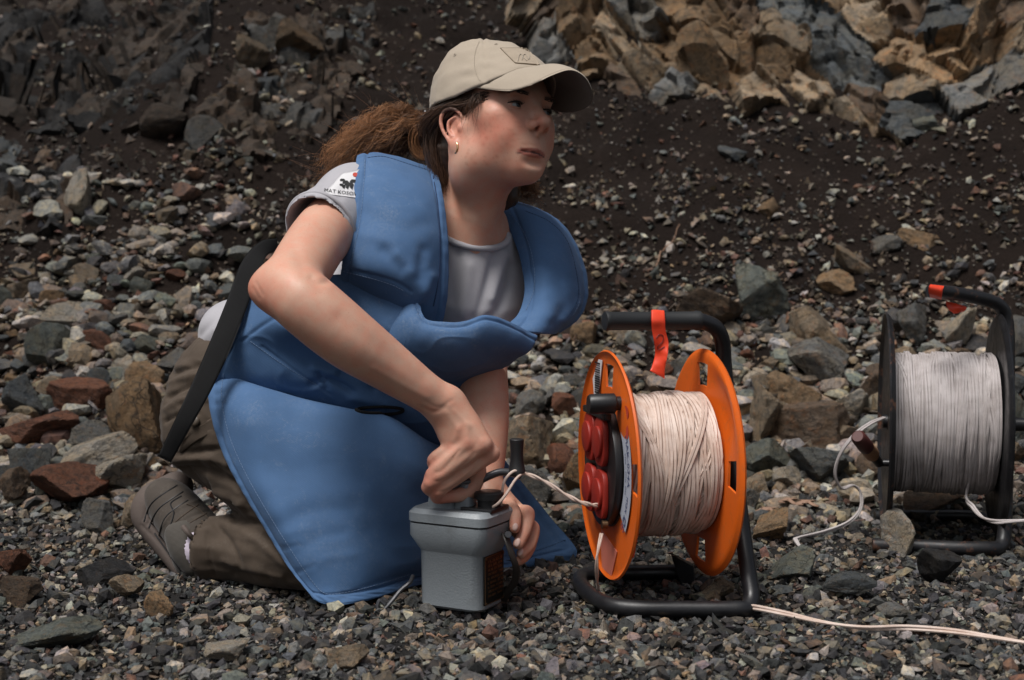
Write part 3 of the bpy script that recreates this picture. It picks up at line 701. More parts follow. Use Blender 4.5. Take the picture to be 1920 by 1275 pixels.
# ---- gravel and chips: uncountable, real geometry
def scatter(name, pts, sizes, cols, lvl, flat=.6, seed=0):
    r = np.random.default_rng(seed); V0, F0 = ICO[1] if lvl > 0 else (None, None)
    if lvl < 0: V0 = np.array([(1, 0, -.5), (-.6, .9, -.5), (-.6, -.9, -.5), (.1, 0, .9)]); F0 = np.array([(0, 1, 3), (1, 2, 3), (2, 0, 3), (0, 2, 1)])
    if lvl == 0:
        V0 = np.array([(x, y, z) for x in (-1, 1) for y in (-1, 1) for z in (-1, 1)], float)*.62; F0 = np.array([(0, 1, 3), (0, 3, 2), (4, 6, 7), (4, 7, 5), (0, 4, 5), (0, 5, 1), (2, 3, 7), (2, 7, 6), (0, 2, 6), (0, 6, 4), (1, 5, 7), (1, 7, 3)])
    n = len(pts); k = len(V0); D = V0/np.linalg.norm(V0, axis=1)[:, None]
    pn = r.normal(size=(n, 7, 3)); pn /= np.linalg.norm(pn, axis=2)[..., None]; pd = .38+.55*r.random((n, 7))
    q = np.einsum('kc,npc->nkp', D, pn); rad = np.where(q > .1, pd[:, None]/np.maximum(q, .1), 9).min(2); rad = np.minimum(rad, 1.15)*(1+.03*r.normal(size=(n, k)))
    base = D[None]*rad[..., None] if lvl > 0 else V0[None]+r.uniform(-.42, .42, (n, k, 3))
    P = base*np.stack([.75+.5*r.random(n), .55+.4*r.random(n), flat*(.6+.7*r.random(n))], 1)[:, None]
    a, b, c_ = r.normal(size=n)*.45, r.normal(size=n)*.45, r.random(n)*6.283
    def rot(P, i, j, t): x = P[..., i]*np.cos(t)[:, None]-P[..., j]*np.sin(t)[:, None]; y = P[..., i]*np.sin(t)[:, None]+P[..., j]*np.cos(t)[:, None]; P[..., i] = x; P[..., j] = y
    rot(P, 1, 2, a); rot(P, 0, 2, b); rot(P, 0, 1, c_)
    P = P*(sizes*.5)[:, None, None]+pts[:, None]; P[..., 2] += (sizes*.12)[:, None]
    me = mesh_np(name, P.reshape(-1, 3), (F0[None]+(np.arange(n)*k)[:, None, None]).reshape(-1, 3)); vcol(me, 'tone', np.repeat(cols, k, 0))
    o = link(name, me, M['pebble'], smooth=False); return o
def tones(n, names, wts, r):
    C = np.array([PAL[k] for k in names]); C = C*.68+.32*C.mean(1, keepdims=True)*np.array([[1.06, 1.0, .93]]); i = r.choice(len(names), n, p=np.array(wts)/sum(wts)); return np.clip(C[i]*(.65+.7*r.random((n, 1)))*(1+.04*r.normal(size=(n, 3))), .006, .6)
r3 = np.random.default_rng(12)
def flat_pts(n, bias=1.0):
    y = 1.45+(3.0-1.45)*r3.random(n)**bias; x = (r3.random(n)*2-1)*(.42*y+.35); z = terrain(x, y)-.003; return np.stack([x, y, z], 1)
gn = ['dark', 'blue', 'grey', 'tan', 'pale', 'rust', 'green', 'ochre', 'brown']; gw = [32, 18, 14, 14, 7, 3, 4, 6, 8]
for nm, n, s0, s1, lvl in (('gravel', 7500, .014, .038, 1), ('gravel', 22000, .008, .018, 0), ('gravel', 26000, .004, .010, -1)):
    p = flat_pts(n, 1.15); sz = s0+(s1-s0)*r3.random(n)**1.8; o = scatter(nm, p, sz, tones(n, gn, gw, r3)*.85, lvl, .6, n); tag(o, 'loose dark grey and tan gravel covering the flat ground', 'gravel', kind='stuff')
# chips on the slope: dense at its foot, along the left debris band and on the rib, sparse on the bare soil
N = 92000; x = (r3.random(N)*2-1)*2.6; y = 2.6+r3.random(N)*3.2; p = np.stack([x, y, terrain(x, y)], 1); q = PX(p)
def seg(q, a, b, w):
    a, b = np.array(a, float), np.array(b, float); t = np.clip(((q-a)@(b-a))/((b-a)@(b-a)), 0, 1); return np.exp(-(np.linalg.norm(q-a-t[:, None]*(b-a), axis=1)/w)**2)
nz = fbm(np.stack([q[:, 0]/90, q[:, 1]/60, 0*x], 1), 3, 19)
dn = .085+np.clip((q[:, 1]-600)/130, 0, 1)*.60+seg(q, (-60, 590), (280, 440), 62)*.75+seg(q, (240, 460), (440, 340), 40)*.55+seg(q, (300, 620), (560, 420), 70)*.40+seg(q, (360, 270), (600, 70), 55)*.5+np.clip((q[:, 1]-300)/300, 0, 1)**1.0*.62*(q[:, 0] > 900)+np.clip((q[:, 1]-430)/200, 0, 1)*.25*(q[:, 0] <= 900)
dn = np.clip(dn*1.25*(.75+.6*nz), 0, 1); keep = r3.random(N) < dn; p = p[keep]; q = q[keep]; n = len(p)
sz = (.005+.038*r3.random(n)**3.4)*(1+.35*np.clip((q[:, 1]-600)/200, 0, 1))
for lv, mk in ((1, sz > .020), (0, sz <= .020)):
    o = scatter('rock_chips', p[mk], sz[mk], tones(int(mk.sum()), gn, [10, 8, 15, 24, 14, 9, 5, 15, 14], r3)*1.0, lv, .55, 77+lv); tag(o, 'small broken rock chips strewn over the dark soil slope', 'rock chips', kind='stuff')
# rubble too plentiful to count: angular stones filling the bank between the boulders
def pile(n, region, s0, s1, seed, names, wts, gain):
    r = np.random.default_rng(seed); X_ = np.stack([(r.random(60000)*2-1)*2.6, 2.4+r.random(60000)*2.8], 1); T_ = np.concatenate([X_, terrain(X_[:, 0], X_[:, 1])[:, None]], 1); Q_ = PX(T_)
    ok = (Q_[:, 0] > region[0]) & (Q_[:, 0] < region[1]) & (Q_[:, 1] > region[2]) & (Q_[:, 1] < region[3]) & ~((np.abs(X_[:, 0]-.75) < .22) & (X_[:, 1] > 2.2) & (X_[:, 1] < 2.72)); pts = T_[ok][:n]; n = len(pts); sz = (s0+(s1-s0)*r.random(n)**2)*pts[:, 1]/FPX
    V0, F0 = ICO[2]; D = V0; k = len(D); nn = len(pts)
    pn = r.normal(size=(nn, 6, 3)); pn /= np.linalg.norm(pn, axis=2)[..., None]; pd = .34+.42*r.random((nn, 6)); q = np.einsum('kc,npc->nkp', D, pn); rad = np.minimum(np.where(q > .08, pd[:, None]/np.maximum(q, .08), 9).min(2), 1.1)
    P = D[None]*rad[..., None]*np.stack([1.1+.3*r.random(nn), .9+.3*r.random(nn), .55+.35*r.random(nn)], 1)[:, None]; t = r.random(nn)*6.28; tl = r.normal(size=nn)*.4
    y, z = P[..., 1]*np.cos(tl)[:, None]-P[..., 2]*np.sin(tl)[:, None], P[..., 1]*np.sin(tl)[:, None]+P[..., 2]*np.cos(tl)[:, None]; x, y2 = P[..., 0]*np.cos(t)[:, None]-y*np.sin(t)[:, None], P[..., 0]*np.sin(t)[:, None]+y*np.cos(t)[:, None]
    P = np.stack([x, y2, z], -1)*(sz*.72)[:, None, None]+pts[:, None]; P[..., 2] += (sz*.12)[:, None]
    me = mesh_np('rubble', P.reshape(-1, 3), (F0[None]+(np.arange(nn)*k)[:, None, None]).reshape(-1, 3)); vcol(me, 'tone', np.repeat(tones(nn, names, wts, r)*gain, k, 0)); return link('rubble', me, M['pebble'], smooth=False)
WT = [8, 8, 18, 28, 14, 9, 7, 18, 16]
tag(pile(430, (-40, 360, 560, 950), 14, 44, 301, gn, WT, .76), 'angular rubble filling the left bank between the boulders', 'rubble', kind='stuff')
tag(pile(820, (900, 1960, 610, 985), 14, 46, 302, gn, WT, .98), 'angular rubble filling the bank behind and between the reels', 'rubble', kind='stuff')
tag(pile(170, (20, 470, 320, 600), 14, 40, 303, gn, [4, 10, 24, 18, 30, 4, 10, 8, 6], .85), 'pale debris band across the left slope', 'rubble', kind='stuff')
# finer debris over the whole slope, thinning upwards
N = 80000; x = (r3.random(N)*2-1)*2.6; y = 2.7+r3.random(N)*3.1; p = np.stack([x, y, terrain(x, y)+.002], 1); q = PX(p); nz = fbm(np.stack([q[:, 0]/70, q[:, 1]/45, 0*x], 1), 3, 33)
dn = np.clip((.30+.55*np.clip((q[:, 1]-120)/450, 0, 1))*(.8+.9*nz), .06, 1); k = r3.random(N) < dn; p = p[k]; q = q[k]; n = len(p); dk = np.clip(1.15-(q[:, 0] < 640)*(q[:, 1] < 330)*.55, 0, 2)[:, None]  # dk lowers the upper-left debris tones: shade painted into the colour
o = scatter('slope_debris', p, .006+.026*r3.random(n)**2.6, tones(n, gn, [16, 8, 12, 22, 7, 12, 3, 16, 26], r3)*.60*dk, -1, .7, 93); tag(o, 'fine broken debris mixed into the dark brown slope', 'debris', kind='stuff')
# twigs and dead leaves
for pts, lab in (([(1228, 505), (1240, 480), (1262, 455), (1272, 425)], 'thin dry twig sticking out of the dark slope above the orange reel'), ([(1420, 545), (1440, 535), (1466, 518)], 'short pale twig on the slope beside the dark green-grey boulder'), ([(800, 1195), (822, 1198), (842, 1200)], 'short pale twig on the gravel below the grey box')):
    q = np.array([on_slope(*p)+np.array([0, -.012, .008]) for p in pts]); q = catmull(q, 4); q += .002*r3.normal(size=q.shape); Vt, Ft = tube(q, np.linspace(.0022, .0010, len(q)), 6); tw = link('twig', mesh_list('twig', Vt, Ft), M['twig']); tag(tw, lab, 'twig')
for (px, py, s, lab) in ((1440, 976, .030, 'pale brown dead oak leaf on the stones, left one of three'), (1478, 958, .026, 'dead oak leaf on the stones, middle one of three'), (1512, 962, .030, 'dark brown dead oak leaf, right one of three')):
    P = on_slope(px, py); V = []; nL = 26
    for i in range(nL):
        a = 2*math.pi*i/nL; rr = s*(.62+.30*math.cos(5*a)+.15*math.cos(2*a)); V.append(P+np.array([rr*math.cos(a+s*60), rr*math.sin(a+s*60)*.8, .020+.004*math.sin(3*a)]))
    V = np.array(V); c = V.mean(0)+np.array([0, 0, .006]); Vv = np.concatenate([V, [c], V-[0, 0, .0012], [c-[0, 0, .0012]]]); k = nL+1
    Ff = [(i, (i+1) % nL, nL) for i in range(nL)]+[((i+1) % nL+k, i+k, nL+k) for i in range(nL)]+[(i, i+k, (i+1) % nL+k, (i+1) % nL) for i in range(nL)]
    tag(link('dead_leaf', mesh_list('dead_leaf', Vv, Ff), M['leaf']), lab, 'leaf', 'dead leaves')
# ------------------------------------------------------------------ the kneeling person
person = empty('person', tuple(G(560, 1075)))
tag(person, 'woman kneeling in khaki cap, blue protective vest and brown trousers, turning a box crank', 'person')
HX = np.array([-.73120826, -.66925112, .13205086]); HF = np.array([.68201959, -.71338867, .16101517]); HU = np.array([-.01355599, .20779689, .97807806])
HM = np.stack([HX, HF, HU], 1); HO = np.array([-.02764652, 2.22594509, .6925432])
def HL(x, y, z): return HO+HM@np.array([x, y, z], float)
def toHL(V): return (V-HO)@HM

def build_body():
    s = SDF()
    # head: x = her right, y = forward, z = up
    hb = lambda c, r, k=.012, op='+', M_=None: s.ball(HL(*c), r, k, op, HM if M_ is None else HM@M_)
    hc = lambda a, b, ra, rb, k=.008, op='+': s.cone(HL(*a), HL(*b), ra, rb, k, op)
    hb((0, -.014, .055), (.074, .092, .080))
    hb((0, .036, .030), (.063, .060, .070), .02)
    hb((0, .038, -.020), (.060, .056, .070), .02)
    hb((.003, .036, -.047), (.043, .043, .034), .02)
    for q in (1, -1):
        hb((q*.034, .0560, -.022), (.025, .027, .029), .02)           # cheek
        w_ = 1.0 if q > 0 else .80
        hb((q*.029*w_, .043, -.048), (.017, .022, .020), .022); hb((q*.044*w_, .018, -.044), (.017, .026, .024), .025)
        hb((q*.049, .046, .004), (.018, .026, .016), .02)             # cheekbone
        hc((q*.047*w_, .010, -.050), (q*.016*w_, .062, -.072), .015, .015, .02)
        hc((q*.058, .006, -.010), (q*.052, .010, -.050), .014, .014, .02)
    hb((0, .071, -.076), (.019, .014, .014), .018)                     # chin
    hb((0, .076, -.052), (.028, .014, .024), .02)                     # muzzle
    # brow and sockets
    hc((-.034, .084, .036), (.034, .084, .036), .009, .009, .012)
    for q in (1, -1): hb((q*.033, .098, .019), (.021, .016, .012), .012, '-')
    for q in (1, -1): hb((q*.031, .0735, .0185), (.0145, .0145, .0145), .003)      # lids over the eyeball
    for q in (1, -1): hb((q*.0315, .0885, .0172), (.0125, .0065, .0036), .002, '-')
    # nose
    hc((0, .0850, .028), (0, .1080, -.004), .0070, .0088, .010)
    hb((0, .1120, -.0085), (.0100, .0095, .0090), .005)
    for q in (1, -1): hb((q*.0128, .0985, -.0130), (.0072, .0105, .0080), .004)
    hc((0, .1080, -.0165), (0, .0950, -.0250), .0042, .0045, .004)
    for q in (1, -1): hb((q*.0082, .1040, -.0205), (.0042, .0070, .0055), .0012, '-', np.array([[1, 0, 0], [0, .9, .43], [0, -.43, .9]]))
    # mouth: lips pressed and drawn towards her right, lower lip pushed out
    mx, my = .0065, -.0045
    arc = lambda pts: [HL(x_+mx, y_+my, z_) for x_, y_, z_ in pts]
    s.chain(arc([(-.0265, .0810, -.0550), (-.018, .0895, -.0508), (-.007, .0950, -.0480), (0, .0955, -.0488), (.007, .0945, -.0480), (.018, .0870, -.0505), (.0285, .0770, -.0548)]), [.0012, .0026, .0030, .0028, .0030, .0026, .0012], .004)
    s.chain(arc([(-.0245, .0805, -.0562), (-.015, .0885, -.0572), (0, .0925, -.0584), (.015, .0872, -.0572), (.0265, .0770, -.0562)]), [.0012, .0030, .0036, .0030, .0012], .004)
    s.chain(arc([(-.0290, .0815, -.0562), (-.019, .0925, -.0535), (-.008, .0985, -.0526), (0, .0990, -.0530), (.008, .0980, -.0526), (.019, .0905, -.0533), (.0320, .0760, -.0560)]), [.0012, .0014, .0014, .0014, .0014, .0014, .0012], .0015, '-')
    hb((mx*.6, .0930, -.0680), (.018, .006, .0045), .010, '-')
    # ears
    for q in (1, -1):
        e = lambda y, z, o: HL(q*(.0665+o), y*1.08+.003, z*1.06-.003)
        s.ball(e(-.012, -.002, .002), (.006, .017, .026), .006, '+', HM)
        hel = [(.004, .002, .004), (.003, .014, .007), (-.006, .0235, .0115), (-.018, .0255, .0155), (-.0275, .018, .0175), (-.0295, .006, .0170), (-.0255, -.008, .0145), (-.0185, -.019, .0115), (-.011, -.0265, .009)]
        s.chain([e(*p) for p in hel], [.0022, .0026, .0030, .0033, .0033, .0032, .0030, .0030, .0035], .003)
        s.ball(e(-.008, -.0265, .008), (.0045, .0062, .0080), .004, '+', HM)
        s.chain([e(*p) for p in [(-.008, .014, .008), (-.0185, .008, .0115), (-.019, -.004, .012), (-.013, -.014, .0105)]], [.0022, .0028, .0028, .0026], .003)
        s.ball(e(-.0085, -.003, .0125), (.007, .0068, .0095), .004, '-', HM)
        s.ball(e(.000, -.004, .0070), (.0035, .0035, .0055), .004, '+', HM)
    # neck, shoulders, trunk
    nb = W(868, 440, 2.285)
    s.cone(HL(.002, -.022, -.020), nb, .050, .053, .03)
    s.cone(HL(.055, -.012, -.035), W(890, 468, 2.215), .014, .012, .02)
    s.cone(HL(-.048, -.014, -.035), W(898, 465, 2.245), .012, .011, .02)
    s.cone(HL(.004, .008, -.048), W(884, 462, 2.23), .024, .020, .03)
    s.ball(HL(.042, -.008, -.068), (.026, .026, .030), .035)
    shR, shL = W(668, 385, 2.19), W(985, 470, 2.40)
    s.cone(W(860, 450, 2.31), shR, .060, .052, .04); s.cone(W(870, 455, 2.31), shL, .060, .050, .04)
    s.ball(W(800, 530, 2.31), (.13, .10, .14), .05);
    # her right arm
    e1 = W(541, 540, 1.950)
    s.chain([shR, W(606, 440, 2.075), W(566, 500, 1.99), e1], [.050, .0445, .043, .040], .02)
    s.ball(W(497, 541, 1.950), (.022, .022, .020), .03)
    s.chain([e1, W(572, 567, 1.925), W(648, 630, 1.925), W(720, 681, 1.94), W(786, 727, 1.955), W(826, 752, 1.965)], [.041, .0445, .0430, .0360, .0288, .0255], .015)
    s.chain([W(800, 748, 1.955), W(818, 765, 1.955)], [.014, .012], .012)
    # her right hand, a fist over the crank
    wr = W(826, 752, 1.965)
    kn = {'l': W(848, 838, 1.955), 'r': W(877, 832, 1.948), 'm': W(905, 834, 1.950), 'i': W(921, 851, 1.962)}
    for k, r in (('l', .0100), ('r', .0108), ('m', .0112), ('i', .0112)):
        st = wr+(kn[k]-W(880, 838, 1.955))*.45+np.array([.004, .004, -.004]); s.cone(st, kn[k], .019, r, .014)
    s.ball(W(862, 815, 1.978), (.026, .022, .030), .02)
    fl = {'l': [(813, 862, 1.958), (822, 880, 1.985), (845, 872, 1.995)], 'r': [(811, 889, 1.953), (820, 906, 1.985), (848, 896, 1.998)],
          'm': [(808, 905, 1.952), (820, 920, 1.985), (850, 912, 2.0)], 'i': [(822, 919, 1.957), (838, 927, 1.990), (865, 918, 2.0)]}
    for k, r in (('l', (.0100, .0090, .0080, .0075)), ('r', (.0112, .0100, .0088, .008)), ('m', (.0118, .0104, .009, .008)), ('i', (.0115, .0102, .009, .008))):
        s.chain([kn[k]]+[W(*p) for p in fl[k]], r, .004)
    s.chain([W(845, 790, 1.99), W(893, 870, 1.997), W(880, 920, 1.992), W(834, 931, 1.975), W(819, 933, 1.972)], [.020, .014, .0115, .0095, .0085], .005)
    # her left arm behind the box
    s.chain([shL, W(900, 610, 2.26), W(904, 690, 2.19), W(912, 790, 2.125), W(908, 905, 2.075)], [.050, .042, .039, .034, .0265], .02)
    lw = W(908, 905, 2.075); lk = [W(952, 945, 2.06), W(974, 960, 2.075), W(985, 985, 2.085), W(985, 1012, 2.09)]
    for p, r in zip(lk, (.0105, .011, .0105, .010)): s.cone(lw+np.array([.004, 0, -.012]), p, .021, r, .012)
    LF = [[(964, 958, 2.02), (966, 978, 1.997), (965, 990, 1.988)], [(990, 962, 2.04), (985, 992, 2.01), (972, 1020, 1.99)],
          [(1000, 990, 2.05), (994, 1020, 2.02), (978, 1038, 2.0)], [(996, 1018, 2.06), (985, 1042, 2.04), (972, 1052, 2.02)]]
    for p, f, r in zip(lk, LF, (.0098, .0102, .0098, .0088)): s.chain([p]+[W(*q) for q in f], [r, r*.97, r*.9, r*.78], .003)
    s.chain([lw, W(915, 945, 2.03), W(905, 960, 2.02)], [.018, .012, .010], .01)
    return s
BODY = build_body()
V, F = BODY.mesh(.0023)
me = mesh_np('body', V, F)
# smooth the voxel steps
def relax(me, n=2, f=.5):
    V = verts(me); E = np.empty(len(me.edges)*2, np.int32); me.edges.foreach_get('vertices', E); E = E.reshape(-1, 2); d = np.bincount(E.ravel(), minlength=len(V))[:, None]
    for it in range(n):
        for ff in (f, -f*.95):
            A = np.zeros_like(V)
            for i in range(3): A[:, i] = np.bincount(E[:, 0], V[E[:, 1], i], len(V))+np.bincount(E[:, 1], V[E[:, 0], i], len(V))
            V = V+ff*(A/np.maximum(d, 1)-V)
    setverts(me, V)
relax(me, 2)
def soften(me, mask, n):
    V = verts(me); E = np.empty(len(me.edges)*2, np.int32); me.edges.foreach_get('vertices', E); E = E.reshape(-1, 2); d = np.maximum(np.bincount(E.ravel(), minlength=len(V)), 1)[:, None]
    for it in range(n):
        A = np.stack([np.bincount(E[:, 0], V[E[:, 1], i], len(V))+np.bincount(E[:, 1], V[E[:, 0], i], len(V)) for i in range(3)], 1); V = V+(mask*.6)[:, None]*(A/d-V)
    setverts(me, V)
_V = verts(me); _q = PX(_V); _L = toHL(_V)
_m = (np.linalg.norm(_L-np.array([0, .02, .0]), axis=1) > .15)*np.clip((800-_q[:, 0]+(780-_q[:, 1]))/60, 0, 1)
soften(me, _m, 22)
body = link('body', me, M['skin'], person); body['label'] = 'bare skin of face, neck, arms and hands'
SK = np.array([.55, .318, .228])
def paint_body():
    V = verts(me); N = normals(me); L = toHL(V); C = np.tile(SK, (len(V), 1))
    def dab(w, c): 
        w = np.clip(w, 0, 1)[:, None]; C[:] = C*(1-w)+np.array(c)*w
    G3 = lambda c, r: np.exp(-((((L-np.array(c))/np.array(r))**2).sum(1)))
    head = (np.linalg.norm(L-np.array([0, .03, 0]), axis=1) < .16)
    red = [.55, .155, .095]
    dab(head*G3((.045, .050, -.022), (.026, .036, .030))*1.0, red); dab(head*G3((.036, .072, -.008), (.016, .03, .012))*.5, red)
    dab(head*G3((-.04, .060, -.018), (.02, .03, .024))*.6, red); dab(head*G3((0, .108, -.008), (.014, .012, .012))*.6, red)
    dab(head*G3((.05, .03, -.045), (.010, .014, .014))*.5, red); dab(head*G3((.03, .07, -.078), (.02, .02, .012))*.25, red)
    # lips
    lip = head*np.clip(1.3-(((L[:, 0]-.0065)/.0245)**2+((L[:, 2]+.0535)/.0068)**2), 0, 1)*(L[:, 1] > .076)
    dab(np.clip(lip*3, 0, 1)*.85, [.30, .085, .062])
    slit = head*np.clip(1.2-(((L[:, 0]-.0065)/.027)**2+((L[:, 2]+.0532+.0022*((L[:, 0]-.0065)/.02)**2)/.0017)**2), 0, 1)*(L[:, 1] > .070); dab(np.clip(slit*2, 0, 1)*.95, [.05, .016, .013])  # dark line of the mouth opening, its shadow painted into the skin
    # ears warmer
    dab(np.clip((np.abs(L[:, 0])-.066)/.006, 0, 1)*np.clip((L[:, 2]+.040)/.012, 0, 1)*np.clip((.014-L[:, 1])/.01, 0, 1)*head*.5, [.56, .22, .15])
    # brows
    for q in (1, -1):
        br = np.exp(-((L[:, 2]-.0345-.004*np.cos((np.abs(L[:, 0])-.034)*60))/.0032)**2)*np.clip(1-((L[:, 0]-q*.034)/.021)**4, 0, 1)*(L[:, 1] > .06)
        dab(br*.75, [.10, .055, .035])
    # scalp under the hair
    sc = head*(L[:, 1] < .045+.35*(.06-L[:, 2]).clip(-.1, 0))*(L[:, 2] > .018)*(1.0)
    dab(sc*np.clip((.040-L[:, 1])/.012, 0, 1)*.9, [.05, .03, .02])
    rf = np.random.default_rng(8)
    for k in range(130):
        y_, z_ = .015+.085*rf.random(), -.075+.10*rf.random(); fx_ = head*(L[:, 0] > 0)*np.exp(-(((L[:, 1]-y_)**2+(L[:, 2]-z_)**2)/(.0012+.0012*rf.random())**2)); dab(fx_*(.12+.28*rf.random()), [.33, .13, .075])
    for y_, z_, s_ in ((.034, -.008, .0026), (.040, -.004, .0022), (.030, -.001, .0018), (.060, .002, .002), (.045, -.040, .0034), (.052, -.033, .003), (.028, -.066, .0026)):
        dab(head*(L[:, 0] > 0)*np.exp(-(((L[:, 1]-y_)**2+(L[:, 2]-z_)**2)/s_**2))*.40, [.44, .13, .08])
    # moles
    for p in ((.060, .030, .0), (.040, .066, -.086), (.052, .0, -.075), (.05, .055, -.052)):
        dab(G3(p, (.0022,)*3)*.8, [.20, .08, .05])
    # elbow, knuckles, fingertips
    q = PX(V)
    P3 = lambda c, r: np.exp(-(((V-np.array(c))/r)**2).sum(1))
    dab(P3(W(482, 546, 1.945), .020)*.9, [.47, .14, .085]); dab(P3(W(505, 560, 1.92), .026)*.35, red)
    for k in ((848, 838, 1.948), (877, 832, 1.940), (905, 834, 1.942), (921, 851, 1.955)): dab(P3(W(*k), .011)*.45, [.52, .21, .15])
    for k in ((811, 866, 1.955), (808, 892, 1.95), (806, 912, 1.95), (817, 930, 1.957), (822, 942, 1.97), (840, 942, 1.97)): dab(P3(W(*k), .012)*.6, [.52, .17, .115])
    for k in ((965, 985, 1.99), (974, 1015, 1.99), (978, 1036, 2.0), (990, 962, 2.04), (1000, 992, 2.05)): dab(P3(W(*k), .013)*.4, [.52, .20, .14])
    n = fbm(V*22, 3, 3)[:, None]; C[:] = np.clip(C*(1+.06*n*np.array([1, 1.6, 1.7])), .004, 1)
    vcol(me, 'tone', C)
sculpt(me, [([(640, 596), (720, 655), (790, 708)], 16, -1.6), ([(520, 612), (600, 672), (700, 728), (780, 762)], 9, 1.3), ([(700, 690), (760, 725), (800, 745)], 6, .8), ([(556, 470), (575, 520), (600, 545)], 12, -1.2), ([(840, 775), (858, 805)], 4, .8), ([(852, 770), (880, 800)], 4, .7), ([(788, 762), (812, 772), (834, 764)], 4, -1.2), ([(797, 752), (822, 764), (848, 750)], 3, -.7),
            ([(862, 800), (852, 826)], 6, .9), ([(876, 795), (877, 824)], 6, 1.0), ([(886, 797), (903, 826)], 6, .9),
            ([(860, 845), (832, 880), (818, 886)], 3, -1.0), ([(890, 850), (845, 895), (815, 903)], 3, -1.0), ([(912, 860), (850, 915), (815, 922)], 3, -1.0),
            ([(480, 530), (492, 552)], 3, -.6), ([(474, 540), (486, 560)], 3, -.6), ([(627, 523), (600, 530), (585, 520)], 7, -2.0)])
paint_body()
# nails
def disc_on(name, c, n, u, rx, ry, mat, parent, th=.0008):
    n = n/np.linalg.norm(n); u = u-n*(u@n); u /= np.linalg.norm(u); w = np.cross(n, u); V = []; F = []
    for k, (s, h) in enumerate(((1.0, 0), (.92, th), (.5, th*1.5), (.001, th*1.8))):
        for j in range(14):
            a = 2*math.pi*j/14; V.append(c+s*(rx*math.cos(a)*u+ry*math.sin(a)*w)+n*h)
    for k in range(3):
        for j in range(14): F.append((k*14+j, k*14+(j+1) % 14, (k+1)*14+(j+1) % 14, (k+1)*14+j))
    return link(name, mesh_list(name, V, F), mat, parent)
bb = bvh_of([body])
for (x, y, a, b) in ((966, 988, .0056, .0040), (970, 1017, .0066, .0042), (976, 1035, .0062, .0038)):
    c = onto(bb, x, y, .0002)
    if c is not None:
        loc, nn, _, _ = bb.find_nearest(Vector(c)); disc_on('nail', c, np.array(nn), W(x-4, y+14, 2.0)-W(x, y, 2.0), a, b, M['nail'], person)
# eyes
for q in (1, -1):
    c = HL(q*.031, .0722, .0180); look = HM@np.array([.05*q-.25, 1, .06]); look /= np.linalg.norm(look)
    b = bmesh.new(); bmesh.ops.create_uvsphere(b, u_segments=24, v_segments=16, radius=.0143); mm = bpy.data.meshes.new('eyeball'); b.to_mesh(mm); b.free()
    mm.transform(Matrix.Translation(Vector(c))); ey = link('eyeball', mm, M['eye_white'], person)
    up = HU; disc_on('iris', c+look*.0138, look, up, .0060, .0060, M['iris'], ey, .0004); disc_on('pupil', c+look*.0148, look, up, .0028, .0028, M['pupil'], ey, .0003)
    for z0, nm, r, sy in ((.0046, 'upper_eyelid', .0022, .0152), (-.0050, 'lower_eyelid', .0015, .0148)):
        P = [c+HM@np.array([math.sin(a)*.0150*q*1.02, math.cos(a)*sy*.96, z0*math.cos(a*1.05)]) for a in np.linspace(-1.15, 1.15, 13)]
        Vt, Ft = tube(P, r*np.sin(np.linspace(.35, math.pi-.35, 13)), 8); mm = mesh_list(nm, Vt, Ft); vcol(mm, 'tone', np.tile(SK*.92, (len(Vt), 1))); link(nm, mm, M['skin'], person)
    mb = MB()
    for a in np.linspace(-1.05, 1.1, 16):
        p0 = c+HM@np.array([math.sin(a)*.0150*q, math.cos(a)*.0168, .0040*math.cos(a)]); p2 = p0+HM@np.array([math.sin(a)*.004*q, .0055, .0026]); mb.tube([p0, (p0+p2)/2-HU*.0008, p2], [.0004, .0003, .0001], 3)
    P = [c+HM@np.array([math.sin(a)*.0153*q, math.cos(a)*.0168, .0036*math.cos(a*1.05)]) for a in np.linspace(-1.2, 1.2, 13)]; mb.tube(P, .0016*np.sin(np.linspace(.4, math.pi-.4, 13)), 6)
    mb.build('eyelashes', M['lash'], person)
    mb = MB(); re_ = np.random.default_rng(4)
    for k in range(70):
        t = re_.random(); xx = .014+.036*t; a_ = np.array([q*xx, .0950-.42*(xx-.014)**1.2*1.0, .0325+.006*math.sin(t*2.4)+.0028*re_.normal()*.6]); hh = bb.find_nearest(Vector(HL(*a_))); p0 = np.array(hh[0]); dr = HM@np.array([q*.9, -.25, .25-.5*t]); mb.tube([p0, p0+dr*.003+np.array(hh[1])*.0009, p0+dr*.0065+np.array(hh[1])*.0006], [.00055, .0005, .0002], 3)
    mb.build('eyebrow', M['lash'], person)
# earring
ec = HL(.0765, -.0035, -.0375); P = [ec+HM@np.array([.0010*math.cos(t), .0060*math.cos(t), .0085*math.sin(t)]) for t in np.linspace(0, 2*math.pi, 28, endpoint=False)]
Vt, Ft = tube(P, .0019, 10, closed=True); link('hoop_earring', mesh_list('hoop_earring', Vt, Ft), M['gold'], person)
# ---- cap
def ring(phi):
    c, s_ = math.cos(phi), math.sin(phi)
    z = np.interp(abs(phi), [0, .5, 1.05, 1.57, 2.3, math.pi], [.074, .066, .047, .039, .045, .050])
    return np.array([.0815*s_, .0*1+(.113 if c > 0 else .124)*c, z])
nu, nv = 97, 40; Vc = []
seams = [1.05, -1.05, 2.1, -2.1, math.pi, -math.pi]
PH, TH_ = np.meshgrid(np.linspace(-math.pi, math.pi, nu)[:-1], np.linspace(0, math.pi/2, nv)); PH = PH.ravel(); TH_ = TH_.ravel()
Bc = np.stack([ring(p_) for p_ in PH]); co_ = np.cos(PH); fr = np.clip(co_, 0, 1); r = np.clip(np.cos(TH_), 0, 1)**(.80+.42*fr); zz = np.sin(TH_)**(.96-.05*fr); top = np.array([0, -.024, .152])
tf = 1-.27*np.clip(.30+.75*co_, 0, 1)*np.sin(2*TH_)
